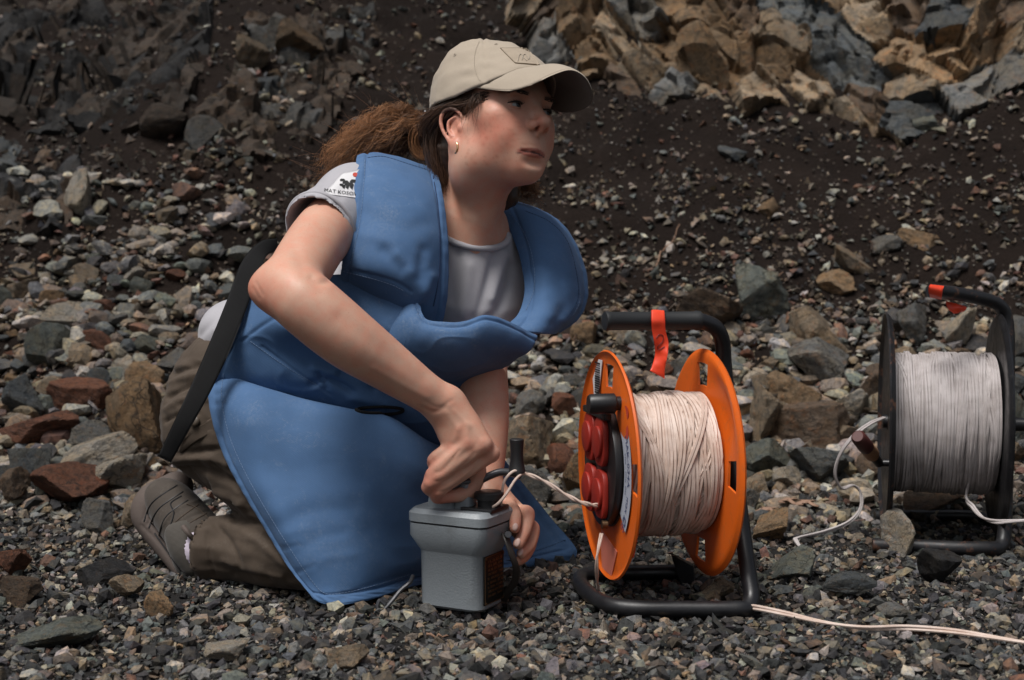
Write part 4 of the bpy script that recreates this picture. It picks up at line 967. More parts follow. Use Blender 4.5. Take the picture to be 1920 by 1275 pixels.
p = np.stack([top[0]*(1-r)+Bc[:, 0]*r*tf, top[1]*(1-r)+Bc[:, 1]*r*tf, Bc[:, 2]+(top[2]-Bc[:, 2])*zz], 1)
d = np.stack([p[:, 0], p[:, 1]+.01, p[:, 2]-.05], 1); d /= np.linalg.norm(d, axis=1)[:, None]
ds = np.min([np.abs((PH-q+math.pi) % (2*math.pi)-math.pi) for q in seams], 0)*.085*np.maximum(r, .05)
hf = Bc[:, 2]+.018-p[:, 2]
amt = -.0016*np.exp(-(ds/.0018)**2)+.0012*np.exp(-((ds-.005)/.003)**2)+.0007/(1+np.exp(-hf/.0012))+.0024*fbm(p*np.array([22, 22, 40]), 3, 11)+.0012*np.sin(p[:, 2]*300+4*np.sin(PH*3))*np.exp(-((np.abs(PH)-1.15)/.3)**2)*np.exp(-((p[:, 2]-.075)/.03)**2)
Vc = list(HO+(p+d*amt[:, None])@HM.T)
m_ = nu-1; Fc = [(j*m_+i, j*m_+(i+1) % m_, (j+1)*m_+(i+1) % m_, (j+1)*m_+i) for j in range(nv-1) for i in range(m_)]
n0 = len(Vc)
for i in range(m_): b = ring(-math.pi+2*math.pi*i/m_); Vc.append(HL(b[0]*.965, b[1]*.965, b[2]+.001))
for i in range(m_): b = ring(-math.pi+2*math.pi*i/m_); Vc.append(HL(b[0]*.94, b[1]*.94, b[2]+.010))
Fc += [(n0+i, n0+(i+1) % m_, (i+1) % m_, i) for i in range(m_)]+[(n0+m_+i, n0+m_+(i+1) % m_, n0+(i+1) % m_, n0+i) for i in range(m_)]
cap = link('cap', mesh_list('cap', Vc, Fc), M['cap'], person); cap['label'] = 'khaki baseball cap with a blank hook-and-loop patch on the front'
edge = catmull([inner for inner in [(.0762, .0425, .0455), (.070, .0698, .0368), (.062, .1076, .0276), (.048, .1384, .0326), (.030, .1594, .045), (.008, .1762, .0535), (-.014, .183, .046), (-.036, .1770, .0300), (-.052, .1590, .0190), (-.062, .1270, .0180), (-.071, .0809, .0270), (-.0765, .0425, .0440)]], 6)
inn = np.array([ring(p) for p in np.linspace(1.13, -1.13, len(edge))])*np.array([.985, .985, 1])+np.array([0, 0, .002])
rows = []
for t in np.linspace(0, 1, 9):
    a = inn*(1-t)+edge*t; a[:, 2] += .006*math.sin(math.pi*t)*np.sin(np.linspace(0, math.pi, len(edge))); rows.append([HL(*q) for q in a])
brim = sheet('brim', np.array(rows)[:, ::2], .0034, M['cap'], cap, 40, 110, noise=.0004, nscale=30, round_=1.0)
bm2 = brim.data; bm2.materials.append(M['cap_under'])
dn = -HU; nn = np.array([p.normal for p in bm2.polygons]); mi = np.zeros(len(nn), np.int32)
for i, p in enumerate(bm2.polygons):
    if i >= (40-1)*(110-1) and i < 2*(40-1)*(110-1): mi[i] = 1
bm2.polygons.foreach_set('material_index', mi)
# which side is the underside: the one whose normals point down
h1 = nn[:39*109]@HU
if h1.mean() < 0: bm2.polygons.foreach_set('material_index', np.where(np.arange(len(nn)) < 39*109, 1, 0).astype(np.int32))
capb = bvh_of([cap, brim])
stitches('cap_stitching', capb, [(899, 78), (891, 100), (890, 125), (896, 145), (903, 154)], M['cap_thread'], cap, 5, 3.6, .0004)
# patch on the front and its stitched emblem
def decal(name, bvh, poly_px, mat, parent, lift=.0012, n=10, th=.0008):
    """a thin piece of cloth or print lying on a surface: quad given by four photo corners, draped by sight lines"""
    a, b, c, d = [np.array(p, float) for p in poly_px]; Pn = []
    for i in range(n+1):
        for j in range(n+1):
            u, v = i/n, j/n; q = (a*(1-u)+b*u)*(1-v)+(d*(1-u)+c*u)*v; h = onto(bvh, *q, lift)
            Pn.append(h)
    good = [p for p in Pn if p is not None]; fill = np.mean(good, 0)
    for k in range(len(Pn)):
        if Pn[k] is None: 
            i, j = divmod(k, n+1); u, v = i/n, j/n; Pn[k] = None
    # extrapolate the missing ones from the plane through the good ones
    gi = [k for k in range(len(Pn)) if Pn[k] is not None]; A = np.array([[1, k//(n+1), k % (n+1)] for k in gi], float); X, *_ = np.linalg.lstsq(A, np.array([Pn[k] for k in gi]), rcond=None)
    Pn = np.array([Pn[k] if Pn[k] is not None else np.array([1, k//(n+1), k % (n+1)])@X for k in range(len(Pn))])
    G_ = Pn.reshape(n+1, n+1, 3); N = np.cross(np.gradient(G_, axis=0), np.gradient(G_, axis=1)); N /= np.linalg.norm(N, axis=2)[..., None]+1e-9
    if (N.mean((0, 1))@(np.array([0, 0, CAMZ])-fill)) < 0: N = -N
    Vv = np.concatenate([(G_+N*th).reshape(-1, 3), (G_-N*lift*1.5).reshape(-1, 3)]); m = (n+1)**2; Ff = []
    for i in range(n):
        for j in range(n): k = i*(n+1)+j; Ff.append((k, k+1, k+n+2, k+n+1))
    lp = [j for j in range(n)]+[i*(n+1)+n for i in range(n)]+[n*(n+1)+j for j in range(n, 0, -1)]+[i*(n+1) for i in range(n, 0, -1)]
    Ff += [(lp[k], lp[(k+1) % len(lp)], lp[(k+1) % len(lp)]+m, lp[k]+m) for k in range(len(lp))]
    return link(name, mesh_list(name, Vv, Ff), mat, parent)
decal('front_patch', capb, [(938, 91), (988, 91), (1012, 122), (966, 119)], M['velcro'], cap, .001, 12, .0009)
cb2 = bvh_of([cap, brim]+[o for o in person.children_recursive if o.name == 'front_patch'])
mb = MB()
for st in ([(976, 111), (978, 101), (983, 98), (984, 108)], [(984, 109), (986, 100), (990, 98)], [(986, 104), (993, 110)], [(991, 99), (996, 108), (998, 101)]):
    q = [onto(cb2, p[0]-5, p[1]+4, .0006) for p in catmull(st, 4)]; q = [x for x in q if x is not None]
    if len(q) > 2: mb.tube(np.array(q), .0007, 5)
if mb.n: mb.build('emblem', M['cap_thread'], cap)
for (x, y) in ((853, 103), (930, 83), (974, 85)):
    c = onto(capb, x, y, .0003)
    if c is not None:
        _, n_, _, _ = capb.find_nearest(Vector(c)); n_ = np.array(n_); u = np.cross(n_, [0, 0, 1.]); u /= np.linalg.norm(u); w = np.cross(n_, u)
        Vt, Ft = tube([c+.0022*(math.cos(a)*u+math.sin(a)*w) for a in np.linspace(0, 2*math.pi, 12, endpoint=False)], .0008, 6, closed=True); link('eyelet', mesh_list('eyelet', Vt, Ft), M['cap_thread'], cap)
tp = HL(0, -.024, .1520); disc_on('cap_button', tp, HU, HF, .006, .006, M['cap'], cap, .002)
mb = MB(); mb.tube(catmull([HL(.046, -.107, .046), HL(.052, -.1035, .0455), HL(.057, -.099, .046)], 3), .0015, 6); mb.build('strap_buckle', M['silver'], cap)

# ---- hair: a soft base plus curly strands
def hair():
    r2 = np.random.default_rng(5); VV = []; FF = []; CC = []; n = 0
    s = SDF()
    s.ball(HL(0, -.020, .036), (.0745, .090, .074), .01, '+', HM); s.ball(HL(.012, -.092, -.008), (.040, .035, .042), .03, '+', HM)
    s.cone(HL(.030, -.070, -.030), HL(.030, -.072, -.060), .036, .022, .03); s.cone(HL(-.045, -.040, -.02), HL(-.05, -.03, -.09), .03, .02, .02)
    s.ball(HL(0, .075, -.03), (.11, .080, .075), .012, '-', HM); s.ball(HL(.088, -.004, -.006), (.020, .036, .035), .012, '-', HM)
    v, f = s.mesh(.0035)
    L = toHL(v); nz = fbm(L*np.array([120, 30, 120]), 3, 4)
    c0 = np.array([.040, .023, .015])*(1+.5*nz[:, None]); me_ = mesh_np('hair', v, f)
    N = normals(me_); v = v+N*(.0022*nz)[:, None]
    def strand(P, r, ca, cb):
        nonlocal n
        P = np.asarray(P); k = len(P); T = np.gradient(P, axis=0); a = r2.normal(size=3); u = np.cross(T, a); u /= np.linalg.norm(u, axis=1)[:, None]+1e-9; w = np.cross(T, u); w /= np.linalg.norm(w, axis=1)[:, None]+1e-9
        rr = r*np.sin(np.linspace(.9, math.pi*.96, k))[:, None]
        for t in (0, 2.094, 4.189): VV.append(P+rr*(math.cos(t)*u+math.sin(t)*w))
        # order: three rows of k
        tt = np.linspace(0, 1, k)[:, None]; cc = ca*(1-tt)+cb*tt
        for t in range(3): CC.append(cc)
        i = np.arange(k-1)
        for t in range(3):
            t2 = (t+1) % 3; FF.append(np.stack([n+t*k+i, n+t*k+i+1, n+t2*k+i+1, n+t2*k+i], 1))
        n += 3*k
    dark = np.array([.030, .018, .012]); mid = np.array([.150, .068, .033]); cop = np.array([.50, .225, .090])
    # swept back over temple and behind the ear
    for i in range(700):
        t = r2.random(); ph = 1.0+1.5*t; b = ring(ph)*np.array([.93, .95, 1]); b[2] -= .002+.010*r2.random()*(t < .25)
        if t < .3: b = b+np.array([-.002, 0, -.012*r2.random()])
        e = np.array([.030+.02*r2.normal(), -.098-.012*r2.random(), .006+.016*r2.normal()])
        mid_ = (b+e)/2+np.array([.012+.006*r2.random(), -.004, -.004-.010*r2.random()*(1-t)])
        if t < .25: mid_[2] = max(mid_[2], .028)
        P = catmull([b, b*.6+mid_*.4+np.array([.004, 0, -.002]), mid_, e], 5); P += np.sin(P[:, [2, 0, 1]]*90+i)*.0008
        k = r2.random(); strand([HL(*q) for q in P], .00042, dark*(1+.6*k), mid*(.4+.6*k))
    # hair behind the ear hanging to the nape
    for i in range(420):
        a = np.array([.055+.018*r2.random(), -.035-.045*r2.random(), .015+.02*r2.random()]); e = np.array([.035+.02*r2.normal()*.6, -.055-.03*r2.random(), -.075-.025*r2.random()])
        P = catmull([a, a*.6+e*.4+np.array([.008, -.008, 0]), e], 7); P += .0026*np.stack([np.sin(np.linspace(0, 9, len(P))+i), np.cos(np.linspace(0, 9, len(P))+2*i), np.zeros(len(P))], 1)*np.linspace(0, 1, len(P))[:, None]
        strand([HL(*q) for q in P], .0004, dark*1.3, mid*.6)
    # ponytail: frizzy curls
    cl = np.array([W(822, 240, 2.335), W(790, 240, 2.325), W(752, 238, 2.315), W(712, 250, 2.305), W(672, 275, 2.305), W(638, 305, 2.31), W(610, 335, 2.32)])
    rad = np.array([.012, .022, .032, .038, .040, .038, .032])
    for i in range(1750):
        lock = np.random.default_rng(i//14).normal(size=3); end = .45+.55*r2.random()**.7; st = max(0, .12*r2.random()-.02); m = 25; t = np.linspace(st, end, m); C = np.stack([np.interp(t*6, range(7), cl[:, j]) for j in range(3)], 1); rr = np.interp(t*6, range(7), rad)
        o = lock*.5+r2.normal(size=3)*.13; o /= max(1, np.linalg.norm(o)*.85); grow = np.clip((t-st)*4, .15, 1)
        P = C+o*(rr*grow)[:, None]
        dropk = r2.random()**2*.06; P[:, 2] -= dropk*(t-st)**2*1.6
        amp = (.0025+.0075*r2.random())*np.clip((t-st)*3.5, 0, 1); lr = np.random.default_rng(i//14+999); fr = 22+16*lr.random()+2*r2.random(); ph = lr.random()*6.28+.5*r2.random(); ax = lr.normal(size=3); ax /= np.linalg.norm(ax); bx = np.cross(ax, lr.normal(size=3)); bx /= np.linalg.norm(bx)
        P = P+amp[:, None]*(np.cos(fr*t+ph)[:, None]*ax+np.sin(fr*t+ph)[:, None]*bx)+.003*np.sin(P[:, [1, 2, 0]]*np.array([170, 210, 190])+r2.random(3)*6.28)
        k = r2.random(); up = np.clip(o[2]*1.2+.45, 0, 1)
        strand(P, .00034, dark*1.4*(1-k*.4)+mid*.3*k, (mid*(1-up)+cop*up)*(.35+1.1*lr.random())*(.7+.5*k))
    # thick curl on the side of the ponytail
    for i in range(150):
        c = W(792+4*r2.normal(), 268+4*r2.normal(), 2.285); m = 24; t = np.linspace(0, 1, m); rr = .010+.010*r2.random(); a0 = r2.random()*1.5
        P = np.stack([c[0]+rr*np.cos(a0+5.2*t)*(1-.25*t), c[1]+.006*r2.normal()+.006*t, c[2]+rr*1.3*np.sin(a0+5.2*t)], 1)
        strand(P, .0004, mid, cop*(.7+.5*r2.random()))
    # wisps on the far side under the chin, and loose flyaways
    for i in range(330):
        a = W(950+30*r2.random(), 322+14*r2.random(), 2.345+.02*r2.random()); e = W(925+95*r2.random(), 352+40*r2.random(), 2.33+.03*r2.random()); m = 22; t = np.linspace(0, 1, m)[:, None]
        P = a*(1-t)+e*t+np.array([.006, 0, .002])*np.sin(t*math.pi); f_ = 14+14*r2.random(); ph = r2.random()*6
        P = P+.0045*t*np.concatenate([np.cos(f_*t+ph), np.sin(f_*t*.9), np.sin(f_*t+ph)], 1); k = r2.random()
        strand(P, .00034, dark*1.6, (mid*(1-k)+cop*k)*.8)
    for i in range(120):
        t0 = r2.random(); c = np.array([np.interp(t0*6, range(7), cl[:, j]) for j in range(3)]); m = 20; t = np.linspace(0, 1, m)[:, None]; d = np.array([-.6+.5*r2.normal(), .3*r2.normal(), .35+.6*r2.normal()])
        P = c+d*t*(.03+.05*r2.random())+.005*np.sin(t*np.array([[5, 7, 6]])+i*np.array([[1, 2, 3]]))*t
        strand(P, .00022, mid, mid*1.6)
    for i in range(60):
        a = np.array([.066+.008*r2.random(), .02+.03*r2.random(), .03+.012*r2.random()]); e = a+np.array([.004, -.01+.02*r2.normal()*.6, -.03-.03*r2.random()*(r2.random() < .3)]); P = catmull([a, (a+e)/2+np.array([.006, .008*r2.normal(), 0]), e], 7); strand([HL(*q) for q in P], .00028, dark, mid*.8)
    VS = np.concatenate([v]+VV); F2 = np.concatenate([f]+[q+len(v) for q in FF]); C2 = np.concatenate([np.clip(c0, .004, 1)]+CC)
    bpy.data.meshes.remove(me_); me_ = mesh_np('hair', VS, F2); vcol(me_, 'tone', C2)
    o = link('hair', me_, M['hair'], person); o['label'] = 'frizzy copper brown hair tied back through the cap'
    return o
hair()

# ---- t-shirt
def shirt():
    s = SDF(); shR, shL = W(668, 385, 2.19), W(985, 470, 2.40)
    s.cone(W(860, 462, 2.315), shR, .066, .060, .04); s.cone(W(870, 466, 2.315), shL, .066, .058, .04)
    s.chain([shR, W(634, 402, 2.14), W(604, 425, 2.095)], [.056, .0535, .0560], .03)
    s.chain([shL, W(945, 545, 2.32), W(905, 640, 2.25), W(902, 668, 2.215)], [.055, .051, .048, .046], .03)
    s.ball(W(800, 530, 2.31), (.138, .108, .15), .05); s.ball(W(640, 640, 2.32), (.137, .11, .127), .05); s.ball(W(520, 700, 2.33), (.11, .12, .105), .05); s.ball(W(440, 622, 2.30), (.056, .08, .052), .05)
    # sleeve ends and neck hole
    d = W(604, 425, 2.095)-W(634, 402, 2.14); d /= np.linalg.norm(d); e = W(604, 425, 2.095)
    s.ball(e+d*.062, (.075, .075, .056), .002, '-', np.stack([np.cross(d, [0, 0, 1.])/np.linalg.norm(np.cross(d, [0, 0, 1.])), np.cross(np.cross(d, [0, 0, 1.])/np.linalg.norm(np.cross(d, [0, 0, 1.])), d), d], 1))
    nb = W(872, 440, 2.285); na_ = HL(0, -.02, -.02)-nb; na_ /= np.linalg.norm(na_); C0 = W(876, 452, 2.262)
    s.cone(nb-na_*.03, nb+na_*.03, .070, .064, .02); s.cone(W(885, 470, 2.235), W(870, 560, 2.25), .034, .07, .03)
    s.ball(C0+na_*.170, (.165, .165, .165), .003, '-')
    s.cone(e-d*.012, e+d*.03, .0465, .0525, .003, '-')
    v, f = s.mesh(.0038); m = mesh_np('t_shirt', v, f); relax(m, 2); qq = PX(verts(m)); soften(m, ((qq[:, 0] < 665) & (qq[:, 1] < 520) & (qq[:, 1] > 370)).astype(float), 6); o = link('t_shirt', m, M['shirt'], person); o['label'] = 'light grey short-sleeved t-shirt'
    sculpt(m, [([(575, 392), (610, 395), (648, 425)], 2.6, -.9), ([(600, 340), (625, 375), (650, 400)], 8, -2), ([(585, 372), (620, 385)], 7, 2), ([(648, 350), (630, 380)], 7, -1.5),
               ([(930, 470), (905, 560), (890, 600)], 8, -4), ([(960, 500), (940, 570), (915, 600)], 9, -4), ([(945, 480), (922, 560)], 8, 4), ([(858, 480), (850, 560)], 9, -3), ([(880, 500), (868, 590)], 9, 3),
               ([(420, 570), (400, 600), (375, 628)], 7, -3), ([(430, 590), (405, 620)], 6, 3)])
    return o
tee = shirt()
# neckband
nb = W(872, 440, 2.285); na_ = HL(0, -.02, -.02)-nb; na_ /= np.linalg.norm(na_); C0 = W(876, 452, 2.262); ux = np.cross(na_, [0, 1., 0]); ux /= np.linalg.norm(ux); uy = np.cross(na_, ux); P = []
tbv = bvh_of([tee])
for k in range(48):
    a_ = 2*math.pi*k/48; dr = math.cos(a_)*ux+math.sin(a_)*uy
    h = tbv.find_nearest(Vector(C0+dr*.066+na_*.016)); P.append(np.array(h[0])+np.array(h[1])*.0004)
P = np.array(P); P = np.stack([np.convolve(np.concatenate([P[-2:, i], P[:, i], P[:2, i]]), np.ones(5)/5, 'valid') for i in range(3)], 1)
Vt, Ft = tube(P, .0055, 8, closed=True); link('neckband', mesh_list('neckband', Vt, Ft), M['shirt'], tee)
# ---- blue protective vest with apron
vest = empty('protective_vest', (0, 0, 0)); vest.parent = person; vest.matrix_parent_inverse = wmat(person).inverted(); vest['label'] = 'blue padded demining vest with shoulder guards and long apron'
def grid(rows): return np.array([[W(*p) for p in r] for r in rows])
TH = .0048
pA = sheet('right_shoulder_panel', grid([
    [(676, 318, 2.30), (708, 312, 2.32), (744, 316, 2.34), (782, 326, 2.35), (812, 332, 2.36)],
    [(670, 297, 2.235), (702, 289, 2.24), (742, 296, 2.255), (782, 307, 2.27), (814, 315, 2.29)],
    [(668, 312, 2.175), (704, 308, 2.17), (745, 314, 2.18), (787, 324, 2.20), (822, 333, 2.23)],
    [(664, 350, 2.120), (704, 352, 2.105), (746, 356, 2.11), (790, 362, 2.13), (830, 372, 2.165)],
    [(657, 415, 2.085), (700, 420, 2.065), (745, 424, 2.065), (795, 428, 2.085), (837, 432, 2.125)],
    [(646, 475, 2.075), (694, 488, 2.045), (745, 500, 2.045), (795, 508, 2.065), (839, 500, 2.11)],
    [(640, 512, 2.090), (690, 524, 2.060), (742, 540, 2.055), (792, 560, 2.065), (836, 562, 2.105)],
    [(640, 545, 2.135), (690, 560, 2.10), (742, 585, 2.085), (786, 612, 2.085), (826, 622, 2.115)]]),
    TH, M['vest'], vest, 120, 90, hem=(.017, 'vV'), noise=.0014, seed=3, crease=.0005,
    strokes=[([(640, 503), (690, 514), (740, 528), (770, 545)], 3, -2.2), ([(745, 480), (775, 515), (790, 545)], 13, 5), ([(720, 470), (755, 500)], 12, -3), ([(795, 470), (785, 520)], 12, -3.5), ([(810, 520), (790, 560)], 10, 3),
             ([(690, 400), (760, 430), (800, 420)], 16, -2), ([(680, 440), (740, 455)], 12, 1.5), ([(700, 330), (760, 335)], 14, -1)])
pC = sheet('left_shoulder_panel', grid([
    [(927, 392, 2.37), (936, 380, 2.40), (950, 381, 2.43), (962, 388, 2.46)],
    [(934, 392, 2.33), (955, 382, 2.35), (985, 385, 2.39), (1004, 394, 2.44)],
    [(950, 420, 2.30), (985, 402, 2.30), (1025, 404, 2.34), (1050, 421, 2.41)],
    [(968, 462, 2.275), (1005, 446, 2.26), (1050, 446, 2.29), (1080, 464, 2.38)],
    [(981, 508, 2.25), (1020, 500, 2.225), (1065, 500, 2.26), (1096, 512, 2.36)],
    [(984, 550, 2.22), (1025, 552, 2.195), (1070, 552, 2.23), (1100, 556, 2.33)],
    [(972, 590, 2.185), (1015, 598, 2.165), (1055, 598, 2.20), (1086, 592, 2.29)],
    [(948, 614, 2.15), (990, 624, 2.14), (1025, 626, 2.17), (1048, 622, 2.25)]]),
    TH*1.1, M['vest'], vest, 110, 80, hem=(.020, 'uvV'), noise=.0016, seed=8, crease=.0005,
    strokes=[([(1050, 530), (1062, 570), (1040, 605)], 16, -4), ([(1020, 560), (1035, 590)], 14, 3), ([(1000, 500), (1040, 480), (1070, 500)], 18, 2), ([(1060, 600), (1085, 570)], 8, 3)])
pS = sheet('side_panel', grid([
    [(462, 530, 2.19), (540, 535, 2.13), (640, 515, 2.10), (720, 545, 2.08), (800, 600, 2.07), (850, 620, 2.09)],
    [(453, 590, 2.165), (530, 605, 2.11), (640, 605, 2.085), (730, 640, 2.07), (810, 670, 2.075), (870, 680, 2.11)],
    [(424, 642, 2.155), (520, 655, 2.135), (630, 680, 2.140), (730, 715, 2.13), (815, 730, 2.14), (885, 735, 2.18)],
    [(402, 686, 2.165), (510, 705, 2.145), (625, 735, 2.15), (735, 768, 2.145), (820, 785, 2.16), (890, 790, 2.20)],
    [(396, 730, 2.185), (500, 755, 2.175), (620, 790, 2.19), (740, 825, 2.19), (830, 850, 2.21), (900, 860, 2.24)]]),
    TH, M['vest'], vest, 90, 150, hem=(.014, 'v'), noise=.0020, seed=21, crease=.0014,
    strokes=[([(452, 640), (490, 612), (522, 592)], 3.2, -2.5), ([(492, 650), (560, 700), (620, 740)], 2.6, -1.8), ([(520, 600), (600, 660), (640, 700)], 2.6, -1.6), ([(590, 690), (625, 700), (690, 720)], 9, 5), ([(585, 720), (620, 712), (660, 735)], 7, -5), ([(600, 700), (612, 728)], 4, -4), ([(640, 700), (700, 730)], 8, -4), ([(660, 745), (740, 760)], 9, 4)])
pB = sheet('chest_pouch', grid([
    [(738, 604, 2.072), (774, 556, 2.075), (796, 598, 2.052), (836, 606, 2.046), (872, 604, 2.050), (912, 594, 2.064), (958, 608, 2.092), (1004, 632, 2.128)],
    [(724, 630, 2.070), (760, 600, 2.050), (796, 620, 2.036), (836, 626, 2.032), (872, 624, 2.036), (914, 614, 2.050), (958, 626, 2.078), (1002, 642, 2.120)],
    [(716, 664, 2.075), (755, 648, 2.052), (795, 652, 2.042), (836, 658, 2.040), (874, 656, 2.044), (916, 648, 2.058), (956, 650, 2.082), (990, 657, 2.115)],
    [(712, 705, 2.095), (752, 695, 2.078), (795, 695, 2.074), (836, 692, 2.075), (874, 690, 2.080), (910, 680, 2.092), (944, 672, 2.108), (972, 666, 2.125)],
    [(712, 745, 2.17), (752, 738, 2.15), (795, 732, 2.15), (836, 724, 2.15), (870, 716, 2.155), (900, 706, 2.155), (930, 694, 2.16), (956, 682, 2.16)]]),
    TH*.9, M['vest'], vest, 90, 150, hem=(.010, 'u'), noise=.0018, seed=31, crease=.0010,
    strokes=[([(776, 575), (760, 610), (735, 640)], 6, -5), ([(790, 570), (776, 600)], 5, 4), ([(800, 625), (790, 670), (770, 710)], 8, -4), ([(770, 590), (762, 640), (740, 690)], 5, 5), ([(900, 612), (935, 640), (965, 655)], 9, -4), ([(940, 625), (975, 645)], 6, 3), ([(850, 670), (900, 665)], 14, 2), ([(1002, 634), (975, 640), (950, 636)], 5, -3)])
pD = sheet('apron', grid([
    [(414, 708, 2.25), (470, 740, 2.205), (560, 770, 2.21), (650, 790, 2.19), (730, 806, 2.19), (810, 860, 2.22), (880, 880, 2.31), (945, 882, 2.35)],
    [(398, 698, 2.205), (470, 724, 2.139), (560, 750, 2.133), (650, 770, 2.113), (730, 787, 2.113), (805, 832, 2.148), (880, 854, 2.248), (940, 856, 2.303)],
    [(393, 738, 2.17), (465, 775, 2.0975), (560, 805, 2.09), (650, 830, 2.077), (735, 850, 2.085), (815, 885, 2.135), (890, 905, 2.255), (968, 893, 2.32)],
    [(408, 812, 2.14), (480, 860, 2.075), (565, 885, 2.062), (655, 905, 2.055), (740, 925, 2.08), (820, 950, 2.15), (905, 960, 2.26), (1000, 932, 2.325)],
    [(440, 887, 2.11), (505, 930, 2.05), (580, 960, 2.04), (665, 980, 2.04), (745, 1000, 2.08), (830, 1010, 2.15), (925, 1010, 2.25), (1035, 975, 2.33)],
    [(487, 967, 2.08), (540, 1010, 2.03), (605, 1040, 2.02), (680, 1050, 2.03), (755, 1055, 2.08), (840, 1050, 2.16), (940, 1045, 2.255), (1062, 1006, 2.325)],
    [(542, 1057, 2.045), (578, 1085, 2.021), (628, 1105, 2.012), (692, 1102, 2.032), (765, 1084, 2.097), (845, 1073, 2.162), (950, 1063, 2.252), (1080, 1032, 2.317)],
    [(588, 1124, 2.012), (612, 1133, 2.005), (650, 1134, 2.005), (712, 1120, 2.04), (780, 1098, 2.11), (855, 1086, 2.17), (960, 1074, 2.26), (1076, 1050, 2.315)]]),
    TH*1.2, M['vest'], vest, 130, 170, hem=(.020, 'UvV'), noise=.0015, nscale=7, seed=41, hemh=.0020, crease=.0003,
    strokes=[([(525, 985), (580, 962), (660, 950)], 14, -1.4), ([(520, 955), (590, 930), (690, 920)], 18, 1.2), ([(560, 1035), (600, 1008), (640, 1000)], 11, -1.5), ([(575, 1065), (620, 1045), (660, 1040)], 10, 1.1), ([(540, 1000), (580, 990)], 8, 1.0),
             ([(470, 880), (540, 890), (620, 870)], 26, -2), ([(440, 780), (520, 800), (640, 860)], 34, 1.5), ([(640, 1122), (700, 1097), (770, 1077)], 7, -1.5), ([(690, 1000), (730, 1040), (760, 1050)], 18, -1.6), ([(404, 740), (424, 736)], 3.5, -1.5), ([(400, 760), (422, 756)], 3.5, -1.5), ([(402, 722), (424, 718)], 3.5, -1.5), ([(412, 700), (430, 706)], 3.5, -1.5), ([(530, 1030), (560, 1022)], 5, -1.2), ([(556, 1074), (590, 1060)], 5, -1.2)])
vb = bvh_of([pA, pC, pS, pB, pD])
st = lambda pts, mat='vest_thread', **k: stitches('stitching', vb, pts, M[mat], vest, **k)
st([(684, 300), (682, 350), (676, 410), (664, 470), (655, 500)]); st([(812, 330), (820, 380), (824, 450), (822, 520), (812, 575)], 'vest_thread_dark', step=6, dash=5.6, r=.0008)
st([(690, 296), (720, 294), (770, 309), (805, 320)], 'vest_thread_dark', step=6, dash=5)
st([(956, 400), (985, 440), (1000, 490), (1002, 540), (985, 585)]); st([(985, 396), (1030, 416), (1063, 452), (1080, 510), (1083, 560), (1062, 598)], 'vest_thread_dark')
st([(1066, 460), (1084, 520), (1086, 565), (1070, 596)])
st([(644, 509), (690, 520), (735, 534), (762, 548)])
st([(420, 700), (416, 745), (430, 815), (460, 885), (505, 965), (555, 1045), (590, 1095), (612, 1113), (650, 1110), (712, 1095), (770, 1076)])
st([(940, 1042), (1000, 1034), (1062, 1012)], 'vest_thread_dark'); st([(470, 640), (540, 690), (600, 725)]); st([(462, 560), (458, 600), (452, 632)])
# oval belt loop half hidden under the forearm
P = [onto(vb, 712+44*math.cos(a), 769+7*math.sin(a), .001) for a in np.linspace(0, 2*math.pi, 40, endpoint=False)]; P = [p for p in P if p is not None]; mb = MB(); mb.tube(P, .0026, 8, closed=True); mb.build('belt_slot', M['strap'], vest)

# ---- black webbing strap hanging from the back
C = []
for (x, y, d, wx, wy) in ((520, 458, 2.24, 0, 14), (494, 466, 2.215, 8, 15), (470, 500, 2.19, 20, 10), (444, 570, 2.165, 22, 8), (412, 650, 2.14, 22, 9), (378, 725, 2.12, 20, 10), (345, 790, 2.115, 17, 9), (308, 862, 2.13, 14, 7)):
    C.append([W(x-wx*.86, y-wy*.86, d-.015), W(x, y, d-.0158), W(x+wx*.86, y+wy*.86, d-.015)])
strap = sheet('webbing_strap', np.array(C), .003, M['strap'], vest, 80, 14, noise=.001, seed=2)

